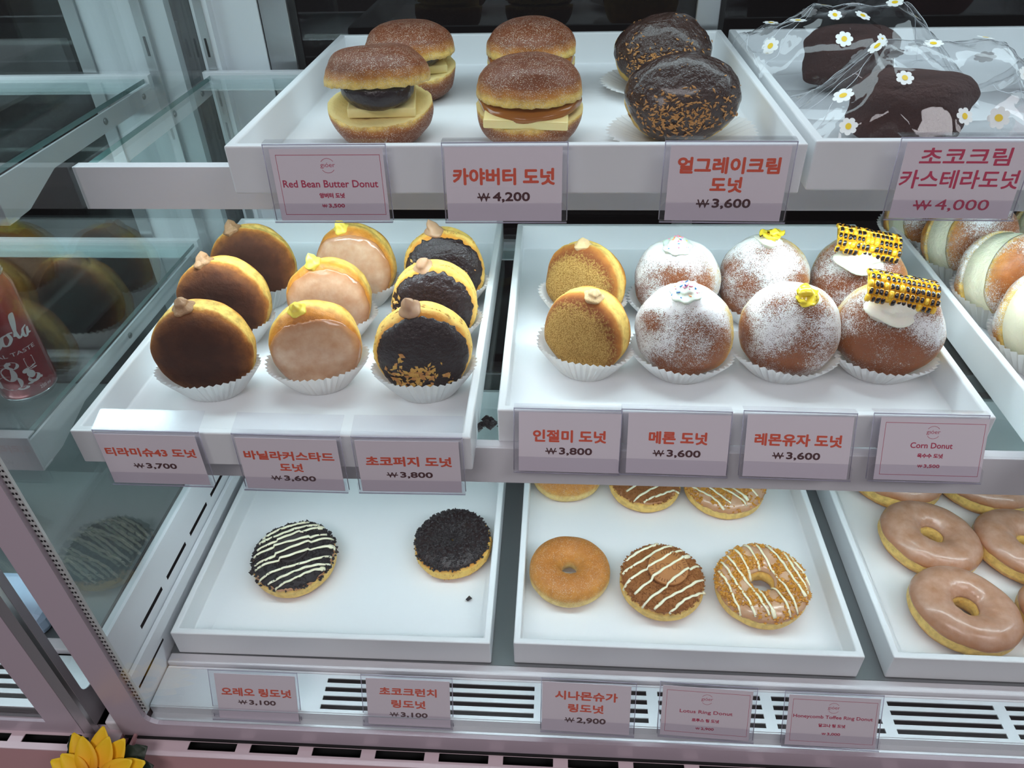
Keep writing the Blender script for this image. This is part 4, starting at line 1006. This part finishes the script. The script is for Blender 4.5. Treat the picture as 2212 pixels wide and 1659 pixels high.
# ------------------------------------------------------------------ bottom deck: ring donuts
def drizzle(m, rg, lines, r=.17, lift=.12, disc=None, seed=0):
    """lines: list of ((x0,y0),(x1,y1)) in the ring's plane"""
    for k, ((x0, y0), (x1, y1)) in enumerate(lines):
        seg = []; rad = []; n = 46
        dx, dy = x1 - x0, y1 - y0; l = math.hypot(dx, dy); px, py = -dy / l, dx / l
        def flush():
            if len(seg) > 3:
                rad[0] *= 1.0; m.tube(list(seg), list(rad), 8, flat=.6)
            seg.clear(); rad.clear()
        for i in range(n + 1):
            f = i / n; wv = .06 * math.sin(f * 9 + k * 2 + seed) + .03 * math.sin(f * 33 + k)
            x, y = x0 + dx * f + px * wv, y0 + dy * f + py * wv
            z = rg.top(x, y)
            if disc and math.hypot(x - disc[0], y - disc[1]) < disc[2]: z = max(z if z is not None else -9, disc[3])
            if z is None: flush(); continue
            seg.append((x, y, z + lift)); rad.append(r * (1 + .35 * mn.noise(Vector((f * 6, k, seed)))) * (1.7 if i > n - 4 and k % 3 == 0 else 1))
        flush()
    return m
def ring_crumbs(m, rg, rng, n, rad, mats, psi=(.35, 2.6), stretch=(1, .8, .6), off=.08, mask=None):
    for _ in range(n):
        ps = rng.uniform(*psi); ph = rng.uniform(0, 6.28)
        p = rg.p(ps, ph, off)
        if mask and not mask(p): continue
        q = Matrix.Rotation(rng.uniform(0, 6.28), 3, (rng.random() + .01, rng.random(), rng.random()))
        m.chunk(p, rng.uniform(*rad), rng, rng.choice(mats), stretch, q)
    return m
def parallel(ang, offs, half_len, jit, rng):
    a = math.radians(ang); d = Vector((math.cos(a), math.sin(a))); n = Vector((-d.y, d.x)); out = []
    for o in offs:
        h = math.sqrt(max(.5, half_len ** 2 - o * o)) * rng.uniform(.86, 1.05); s = rng.uniform(-jit, jit)
        t = math.radians(rng.uniform(-4, 4)); dd = Vector((d.x * math.cos(t) - d.y * math.sin(t), d.x * math.sin(t) + d.y * math.cos(t)))
        out.append((tuple(n * o - dd * (h + s)), tuple(n * o + dd * (h - s))))
    return out
def ring_root(name, label, x, y, z, group, tilt=(0, 0), az=0):
    r = thing(name, label, 'donut', (x, y, z), (math.radians(tilt[0]), math.radians(tilt[1]), math.radians(az)), group); return r
LIFT = 1.75
def oreo(x, y):
    rg = Ring(2.75, 2.3, 1.6, 1); rng = random.Random(1)
    r = ring_root('cookie_ring_donut', 'ring donut buried in black cookie crumbs with white drizzle, left bottom tray', x, y, FLP, 'black-topped rings', (4, 0))
    T = Matrix.Translation((0, 0, LIFT))
    put(rg.body(MB()), T, 'dough', M['d_ring'], r)
    put(rg.cap(MB(), .34, 2.75, .09, jag=.14), T, 'glaze', M['glaze'], r)
    put(rg.cap(MB(), .5, 2.7, .16, jag=.22, jf=5, wav=.06), T, 'cookie_layer', M['black_crumb'], r)
    put(ring_crumbs(MB(), rg, rng, 1300, (.15, .36), [0], (.34, 2.5), off=.22, mask=lambda p: p.y > -2.9 or rng.random() < .45), T, 'cookie_crumbs', M['black_crumb'], r, smooth=False, kind='stuff')
    ck = MB(); n = 60
    ck.lathe([(0, -.35), (2.05, -.35), (2.15, -.25), (2.15, .22), (2.05, .3), (1.9, .3), (1.86, .25), (0, .25)], n, mod=lambda rr, z, a, i: rr * (1 + (.02 * math.cos(30 * a) if rr > 2 else 0)))
    put(ck, T @ Matrix.Translation((-.1, .45, 1.75)) @ Matrix.Rotation(.05, 4, 'X'), 'cookie', M['cookie'], r)
    put(drizzle(MB(), rg, parallel(27, [-3.9, -3.2, -2.3, -.9, .1, 1.1, 2.1, 3.0, 3.9], 4.9, .25, rng), .17, .34, (-.1, .45, 2.2, 1.98), 1), T, 'white_drizzle', M['drizzle'], r)
def crunch(x, y):
    rg = Ring(2.6, 2.25, 1.55, 2); rng = random.Random(2)
    r = ring_root('black_crumb_donut', 'donut with a plain flat top of black crumbs, alone at the right of its tray', x, y, FLP, 'black-topped rings', (3, -3))
    T = Matrix.Translation((0, 0, LIFT - .05))
    put(rg.body(MB()), T, 'dough', M['d_fudge'], r)
    put(rg.cap(MB(), .5, 2.9, .14, jag=.1), T, 'chocolate_icing', M['choco'], r)
    m = ring_crumbs(MB(), rg, rng, 1500, (.13, .30), [0], (.48, 2.75), off=.18)
    put(m, T, 'black_crumbs', M['black_crumb'], r, smooth=False, kind='stuff')
    put(ring_crumbs(MB(), rg, rng, 130, (.08, .2), [0], (-.5, .35), (1, .7, .25), .0), T, 'dough_flakes', M['nut'], r, smooth=False, kind='stuff')
oreo(-31.5, 12.4); crunch(-12.4, 15.6)
def cinnamon(label, x, y, az, seed):
    rg = Ring(2.85, 1.95, 1.75, seed)
    r = ring_root('cinnamon_ring', label, x, y, FLP, 'cinnamon sugar rings', az=az)
    put(rg.body(MB(), cov=lambda v: .75 + .4 * mn.noise(v * .5)), Matrix.Translation((0, 0, LIFT)), 'dough', M['d_cinn'], r)
def lotus(label, x, y, az, seed):
    rg = Ring(2.7, 2.15, 1.65, seed); rng = random.Random(seed)
    r = ring_root('biscuit_ring', label, x, y, FLP, 'brown biscuit-crumb rings', (3, 0), az)
    T = Matrix.Translation((0, 0, LIFT))
    put(rg.body(MB()), T, 'dough', M['d_ring'], r)
    put(rg.cap(MB(), .42, 2.75, .09, jag=.1), T, 'glaze', M['glaze'], r)
    put(rg.cap(MB(), .5, 2.7, .14, jag=.2, jf=4, wav=.05), T, 'biscuit_layer', M['lotus_crumb'], r)
    put(ring_crumbs(MB(), rg, rng, 1500, (.10, .26), [0], (.46, 2.6), off=.2, mask=lambda p: p.x < 2.6 or p.y > -1.8 or rng.random() < .4), T, 'biscuit_crumbs', M['lotus_crumb'], r, smooth=False, kind='stuff')
    bk = MB(); bk.lathe([(0, -.3), (2.2, -.3), (2.3, -.2), (2.3, .16), (2.2, .26), (0, .26)], 60)
    A = T @ Matrix.Translation((.55, .55, 2.1)) @ Matrix.Rotation(.06, 4, 'X')
    b_ = put(bk, A, 'biscuit', M['biscuit'], r)
    rel = MB()
    for i in range(40):
        a = 2 * math.pi * i / 40
        if 12 < i < 16 or 32 < i < 36: continue
        rel.tube([(1.75 * math.cos(a), 1.75 * math.sin(a), .27), (2.1 * math.cos(a), 2.1 * math.sin(a), .27)], .05, 5)
    V, F = text2d('LOTUS', 2.9, .85); rel.add([(p[0], p[1], .275) for p in V], F)
    put(rel, A, 'biscuit_relief', M['biscuit_dark'], b_, smooth=False)
    put(drizzle(MB(), rg, parallel(36, [-4.0, -2.9, -1.5, .1, 1.4, 2.7, 3.9], 4.75, .3, rng), .16, .3, (.55, .55, 2.35, 2.12), seed), T, 'white_drizzle', M['drizzle'], r)
def honey(label, x, y, az, seed):
    rg = Ring(3.2, 2.05, 1.7, seed); rng = random.Random(seed)
    r = ring_root('toffee_ring', label, x, y, FLP, 'golden toffee-crumb rings', (4, -3), az)
    T = Matrix.Translation((0, 0, LIFT + .1))
    put(rg.body(MB()), T, 'dough', M['d_ring'], r)
    put(rg.cap(MB(), .22, 2.7, .09, jag=.12), T, 'glaze', M['glaze'], r)
    put(ring_crumbs(MB(), rg, rng, 2600, (.12, .32), [0], (.36, 2.3), (1, .8, .5), .18, mask=lambda p: mn.noise(p * .6 + Vector((seed, 0, 0))) > -.2 and (p.y > -3.6 or rng.random() < .3)), T, 'toffee_crumbs', M['toffee'], r, smooth=False, kind='stuff')
    put(drizzle(MB(), rg, parallel(-70, [-4.2, -3.2, -2.0, -1.1, .5, 1.6, 3.0, 3.9, 4.6], 5.1, .3, rng), .14, .3, None, seed), T, 'white_drizzle', M['drizzle'], r)
cinnamon('cinnamon sugar ring at the front left of its tray, hole visible', 1.85, 11.9, 20, 3)
lotus('ring with brown biscuit crumbs, white drizzle and a whole round biscuit, front row', 12.6, 10.7, 0, 4)
honey('ring with golden toffee crumbs and white drizzle, front row, hole visible', 24.0, 10.6, 0, 5)
cinnamon('cinnamon ring of the back row, mostly hidden behind the middle shelf lip', 1.6, 28.6, 150, 6)
lotus('brown biscuit-crumb ring of the back row, half hidden behind the shelf lip', 12.0, 27.3, -10, 7)
honey('golden toffee ring of the back row, half hidden behind the shelf lip', 22.4, 27.0, 25, 8)
def glazed(label, x, y, tilt, az, seed, lift=0.0, Rc=3.25, a=2.12):
    rg = Ring(Rc, a, 2.1, seed, .95)
    r = ring_root('glazed_ring', label, x, y, FLP + lift, 'pinkish glazed rings', tilt, az)
    T = Matrix.Translation((0, 0, 2.12)) @ Matrix.Rotation(math.radians(-az - 33), 4, 'Z') @ Matrix.Diagonal((1.07, .95, 1, 1))
    put(rg.body(MB()), T, 'dough', M['d_ring'], r)
    put(rg.cap(MB(), .12, 2.85, .07, jag=.08, jf=3, wav=.02), T, 'glaze', M['glaze_ring'], r)
glazed('frontmost pinkish glazed ring, nearest the tray corner', 45.2, 7.9, (3, 2), 0, 21)
glazed('second pinkish glazed ring from the front, left column of its tray', 45.4, 18.2, (4, 0), 40, 22)
glazed('pinkish glazed ring of the right column beside the second ring', 56.2, 17.2, (3, 0), 80, 23)
glazed('pinkish glazed ring cut by the right photo edge beside the frontmost one', 56.6, 6.6, (2, 0), 120, 24)
glazed('pinkish glazed ring third from the front, under the shelf lip', 45.0, 28.6, (3, 0), 160, 25)
glazed('pinkish glazed ring at the back right, under the shelf lip', 56.3, 27.9, (3, 0), 200, 26)
# crumbs that fell off
rng = random.Random(5)
tag(MB().chunk((0, 0, .3), .42, rng, 0, (.9, .9, .9)).build('fallen_crumb', M['black_crumb'], loc=(-9.95, 8.5, FLP - .02), smooth=False), 'single black crumb lying on paper below the plain black donut', 'crumb')
fc = MB()
for _ in range(26): fc.chunk((rng.gauss(0, .7), rng.gauss(0, .45), .28 + abs(rng.gauss(0, .3))), rng.uniform(.2, .5), rng)
tag(fc.build('crumb_heap', M['black_crumb'], loc=(-6.2, 7.6, -1.25), smooth=False), 'small heap of black crumbs between the two middle trays', 'crumbs', kind='stuff')

# ------------------------------------------------------------------ the neighbouring case on the left
nb = thing('neighbour_display_case', 'second white and pink glass case at the left edge holding red cans', 'display case', (-100, 0, FL))
def npart(name, mb, m, parent=None, **k):
    mb.xform(Matrix.Translation((100, 0, -FL))); return mb.build(name, m, parent=parent or nb, **k)
NX0, NX1 = -160.0, -46.5
b = MB().box(NX0, NX1, -8.2, 54, FL, -35.6, 1); b.box(NX0, NX1, -8.6, -8.2, FL, -34.15, 0); b.box(NX1 - .3, NX1, -8.2, 54, -35.6, -34.1, 0)
npart('base_cabinet', b, [M['front_pink'], M['dark']], smooth=False)
holes = [(-57.2 - 6.75 * k, -52.0 - 6.75 * k, -7.9, -7.0) for k in range(14)]
V, F = plate_holes(NX0, NX1, -8.65, -5.6, holes)
npart('vent_ledge', MB().add([(x, y, -34.0) for x, y in V], F), M['base_pink'], smooth=False, solid=.18, bevel=.05)
npart('side_sill', MB().box(-48.2, -46.5, -6.2, 54, -34, -32.4), M['shelf_white'], smooth=False, bevel=.2)
npart('front_glass', MB().box(NX0, -50.8, YG - .2, YG + .2, -33.8, 49), M['glass'], smooth=False)
npart('glass_border', MB().prism([(-50.7, -33.9), (-50.7, 49), (-54.2, 49), (-54.2, -31.8), (NX0, -31.8), (NX0, -33.9)], 'y', YG - .24, YG + .24), M['border'], smooth=False)
npart('corner_post', MB().box(-50.7, -49.3, -6.7, -6.05, -33.9, 49), M['alu'], smooth=False)
npart('side_glass', MB().box(-49.65, -49.4, -6.0, 48, -33, 48), M['glass'], smooth=False)
# printed border of the side glass: rounded window cut out
pts = []
for i in range(9): a = math.pi + i * math.pi / 16; pts.append((-5.3 + 1.3 + 1.3 * math.cos(a), -28.4 + 1.3 + 1.3 * math.sin(a)))
V = [(-49.3, -6.2, 48), (-49.3, -6.2, -33), (-49.3, 48, -33), (-49.3, 48, -28.4)]; n = len(V)
V += [(-49.3, y, z) for y, z in [(-5.3, 48)] + pts]; k = len(V)
F = [(0, 1, n + 1, n)] + [(1, n + 1 + i + 1, n + 1 + i) for i in range(8)] + [(1, 2, 3, k - 1)]
npart('side_border', MB().add(V, F), M['border_side'], smooth=False, solid=.12)
npart('deck', MB().box(NX0, -49.8, 2.0, 50, -30.4, -29.6), M['deck'], smooth=False)
npart('front_rail', MB().box(NX0, -49.8, .4, 2.0, -30.4, -29.5), M['shelf_white'], smooth=False, bevel=.2)
gh = [(-67.2 - 11.9 * k, -56.5 - 11.9 * k, y - .28, y + .28) for k in range(8) for y in (-1.5, -2.6, -3.7, -4.8)]
V, F = plate_holes(NX0, -49.5, -6.0, .2, gh)
npart('air_grille', MB().add([(x, y, -30.3) for x, y in V], F), M['grille'], smooth=False, solid=.16)
npart('grille_well', MB().box(NX0, -49.5, -6.0, .4, -33.6, -33.2), M['dark'], smooth=False)
rp = MB().box(-57.0, -50.4, 47.6, 50, -30, 48, 0); rp.box(-50.4, -49.2, 47.4, 48.4, -30, 48, 1); rp.box(-58.7, -57.0, 47.2, 50.2, -30, 48, 1)
for zz in (-24, -9, 3, 12.5, 22.6, 33): rp.box(-49.95, -49.65, 47.34, 47.41, zz, zz + 2.2, 2)
npart('rear_post', rp, [M['case_white'], M['alu'], M['dark']], smooth=False)
npart('wall_liner', MB().box(-49.2, -46.6, 48, 49.4, -30, 48), M['case_white'], smooth=False)
npart('door_glass', MB().box(NX0, -58.7, 49.8, 50.3, -29, 48), M['door_glass'], smooth=False)
npart('canopy', MB().box(NX0, -46.5, -6.8, 54, 49, 57), M['case_white'], smooth=False, bevel=.6)
npart('led_tube', MB().box(-150, -56, 44.5, 45.3, 47.6, 48.4), M['led'], smooth=False)
shelf('upper glass shelf of the neighbouring case, metal end bracket at left photo edge', -158, -50.0, 14.5, 20.4, 15.8, 46.8, 'neighbouring shelves')
shelf('middle glass shelf of the neighbouring case with red cans standing on it', -158, -50.0, 4.77, -1.35, -5.6, 46.6, 'neighbouring shelves')
o = MB().box(-7, 7, -3.5, 3.5, 0, 3.2).build('plastic_pouch', M['blue_plastic'], loc=(-65, 5.4, -29.6), smooth=False, bevel=1.0); tag(o, 'pale blue plastic pouch on the floor of the neighbouring case', 'pouch')
def can(label, x, y, az):
    r = thing('soda_can', label, 'can', (x, y, -1.33), (0, 0, math.radians(az)), 'slim red cans')
    R = 2.72
    prof = [(0, .35), (1.7, .3), (2.1, 0), (2.25, .05), (R - .1, .75), (R, 1.15), (R, 11.6), (R - .08, 12.0), (2.35, 12.9), (2.3, 13.05)]
    MB().lathe(prof, 64).build('can_body', M['can_red'], r)
    MB().lathe([(2.3, 13.05), (2.42, 13.1), (2.46, 13.3), (2.36, 13.42), (2.24, 13.3), (2.2, 12.95), (0, 12.9)], 64).build('can_lid', M['can_alu'], r)
    MB().lathe([(0, .36), (1.72, .31), (2.12, -.01), (2.27, .03), (R - .08, .72), (R - .09, .6), (2.0, -.02), (1.6, .2), (0, .3)], 48).build('can_base', M['can_alu'], r)
    def wrap(V, a0=0.0): return [(-(-math.sin(a0 + p[0] / R)) * (R + .015), -math.cos(a0 + p[0] / R) * (R + .015), p[1]) for p in V]
    pm = MB()
    # flowing script strokes: a big looped C, then o, l, a
    def stroke(pts, wmin, wmax):
        n = 8 * len(pts); P_ = [Vector((p[0], p[1])) for p in pts]; out = []
        for i in range(n + 1):
            t = i / n * (len(P_) - 1); k = min(int(t), len(P_) - 2); f = t - k
            p0, p1, p2, p3 = P_[max(k - 1, 0)], P_[k], P_[k + 1], P_[min(k + 2, len(P_) - 1)]
            out.append(.5 * ((2 * p1) + (p2 - p0) * f + (2 * p0 - 5 * p1 + 4 * p2 - p3) * f * f + (3 * p1 - p0 - 3 * p2 + p3) * f ** 3))
        V = []; F = []
        for i, q in enumerate(out):
            d = (out[min(i + 1, n)] - out[max(i - 1, 0)]); d = d.normalized() if d.length > 1e-6 else Vector((1, 0)); nn = Vector((-d.y, d.x))
            ww = wmin + (wmax - wmin) * abs(d.y) ** 1.5
            V += [q + nn * ww / 2, q - nn * ww / 2]
        for i in range(n): F.append((2 * i, 2 * i + 1, 2 * i + 3, 2 * i + 2))
        pm.add(wrap([(v.x, v.y) for v in V]), F)
    stroke([(.55, 7.5), (.3, 8.1), (.1, 7.2), (.5, 7.0), (.75, 8.3), (.55, 9.6), (.2, 9.7), (.15, 8.8), (.45, 8.5), (.9, 9.4), (1.5, 9.9)], .1, .3)
    stroke([(.6, 9.5), (-.4, 8.9), (-1.0, 7.6), (-.9, 6.5), (-.2, 6.3), (.5, 6.8), (.75, 7.5)], .16, .55)
    stroke([(1.6, 7.9), (1.1, 7.7), (.95, 7.0), (1.3, 6.8), (1.75, 7.3), (1.7, 7.9), (2.1, 7.9)], .12, .32)
    stroke([(2.15, 7.4), (2.6, 8.6), (2.8, 9.6), (2.5, 9.4), (2.35, 8.0), (2.5, 7.1), (2.95, 7.4)], .12, .3)
    stroke([(3.6, 7.9), (3.1, 7.7), (3.0, 7.1), (3.3, 6.9), (3.65, 7.6), (3.6, 7.1), (3.9, 7.0)], .12, .3)
    def txt(s, cx, cz, wd, ht, rot=0, bold=.01):
        V, F = text2d(s, wd, ht, bold); c, q = math.cos(rot), math.sin(rot)
        pm.add(wrap([(cx + p[0] * c - p[1] * q, cz + p[0] * q + p[1] * c) for p in V]), F)
    txt('ORIGINAL TASTE', .2, 5.75, 6.6, .42)
    txt('250 ml', 2.75, 1.4, 1.2, .38)
    # two white rabbits and a small framed stamp
    def blob(cx, cz, rx, rz, rot=0, n=26):
        c, q = math.cos(rot), math.sin(rot); V = []
        for i in range(n):
            a = 2 * math.pi * i / n; x, z = rx * math.cos(a), rz * math.sin(a); V.append((cx + x * c - z * q, cz + x * q + z * c))
        pm.add(wrap(V), [tuple(range(n))])
    for (ox, oz, k, fl) in ((-.1, 2.7, 1.35, 1), (2.1, 2.65, .72, -1)):
        blob(ox, oz, .85 * k, .62 * k); blob(ox + .2 * fl * k, oz + .75 * k, .5 * k, .62 * k, .2); blob(ox + .62 * fl * k, oz + 1.42 * k, .46 * k, .32 * k, -.3 * fl)
        blob(ox - .1 * fl * k, oz + 1.75 * k, .75 * k, .14 * k, -.12 * fl); blob(ox - .15 * fl * k, oz + 1.5 * k, .8 * k, .13 * k, .1 * fl)
        blob(ox + .7 * fl * k, oz - .55 * k, .4 * k, .14 * k); blob(ox - .85 * fl * k, oz - .3 * k, .2 * k, .18 * k)
    for a in ((1.9, 2.75, 4.9, 4.97), (1.9, 2.75, 3.93, 4.0), (1.9, 1.95, 3.93, 4.97), (2.7, 2.75, 3.93, 4.97)):
        pm.add(wrap([(a[0], a[2]), (a[1], a[2]), (a[1], a[3]), (a[0], a[3])]), [(0, 1, 2, 3)])
    pm.build('can_print', M['can_print'], r, smooth=False)
can('red slim can with white script and rabbits, nearer the glass corner', -54.0, 12.3, 14)
can('red slim can in front of the rabbit can, cut by the left photo edge', -57.3, 7.6, -40)

# ------------------------------------------------------------------ flower in front of the cases
fl = thing('artificial_sunflower', 'yellow artificial sunflower at the bottom left, in front of the cases', 'flower', (-46.6, -12.0, -33.6))
FT = Matrix.Rotation(math.radians(38), 4, 'X')
rng = random.Random(3)
for ringk, (n, L_, wd, lift) in enumerate(((11, 5.0, 1.25, .0), (10, 4.3, 1.15, .35))):
    for i in range(n):
        a = 2 * math.pi * (i + .5 * ringk) / n + rng.uniform(-.08, .08); V = []; F = []; ax = []
        Lk = L_ * rng.uniform(.92, 1.06); ns = 12
        for s_ in range(ns + 1):
            f = s_ / ns; w_ = wd * (math.sin(math.pi * min(.985, f * .93 + .07)) ** .75)
            for t in (-1, -.5, 0, .5, 1):
                V.append(Vector((w_ * t, .6 + Lk * f, lift + .9 * f * f * .6 + .22 * t * t * w_ + .1 * math.sin(f * 3 + i)))); ax.append(f)
        for s_ in range(ns):
            for t in range(4): q = s_ * 5 + t; F.append((q, q + 1, q + 6, q + 5))
        m = MB().add(V, F, 0, ax=ax); m.xform(FT @ Matrix.Rotation(a, 4, 'Z')); m.build('petal', M['petal'], fl, solid=.04)
m = MB().lathe([(0, -.3), (1.5, -.3), (1.75, .2), (1.5, .8), (.8, 1.1), (0, 1.15)], 30); m.xform(FT); m.build('flower_disc', M['flower_disc'], fl)
for i, a in enumerate((-52, -72, 40)):
    V = []; F = []
    for s_ in range(11):
        f = s_ / 10; w_ = 1.3 * math.sin(math.pi * min(.98, f + .02)) ** .7 * (1 + .12 * math.sin(f * 24))
        for t in (-1, 0, 1): V.append(Vector((w_ * t, 2.2 + 3.6 * f, -.5 - .3 * f + .25 * abs(t))))
    for s_ in range(10):
        for t in range(2): q = s_ * 3 + t; F.append((q, q + 1, q + 4, q + 3))
    m = MB().add(V, F); m.xform(FT @ Matrix.Rotation(math.radians(a), 4, 'Z')); m.build('leaf', M['leaf'], fl, solid=.04)
m = MB().tube([FT @ Vector((0, 0, -.3)), FT @ Vector((0, -.2, -2.0)), Vector((0, .8, -4)), Vector((0, 2.0, -12)), Vector((0, 1.5, -30)), Vector((0, 0, FL + 33.6 + .1))], .35, 10)
m.build('stem', M['stem'], fl)

# ------------------------------------------------------------------ behind the case: staff side, seen dark through the rear doors
ct = thing('back_counter', 'steel work counter seen dimly through the rear glass doors', 'counter', (0, 110, FL))
MB().box(-150, 150, -26, 40, 94, 99).build('worktop', M['counter'], ct, smooth=False, bevel=.4)
MB().box(-146, 146, -22, 36, 0, 94).build('cabinet_body', M['room_wall'], ct, smooth=False)
r = thing('wicker_basket', 'brown wicker basket behind the rear door at the top right', 'basket', (72, 100, 7))
bk = MB(); bk.lathe([(0, 0), (12, 0), (15, 11), (15.6, 11.3), (15, 11.8), (14, 11), (11.4, .8), (0, .8)], 60, mod=lambda rr, z, a, i: rr * (1 + .03 * math.cos(30 * a + z * 3)))
bk.V = [(x * 1.7, y, z) for x, y, z in bk.V]; bk.build('basket_body', M['wicker'], r)
rb = MB().lathe([(0, 0), (6.5, 0), (8, 6), (8.4, 12), (7, 15), (0, 15.4)], 40); o = rb.build('red_tub', M['red_plastic'], loc=(38, 104, 7)); tag(o, 'dull red rounded tub behind the rear door, left of the wicker basket', 'tub')
rt = MB().box(-30, 30, -12, 12, 0, 9); o = rt.build('steel_bin', M['counter'], loc=(-14, 104, 7), smooth=False, bevel=1.5); tag(o, 'grey steel bin on the counter behind the upper tray', 'bin')
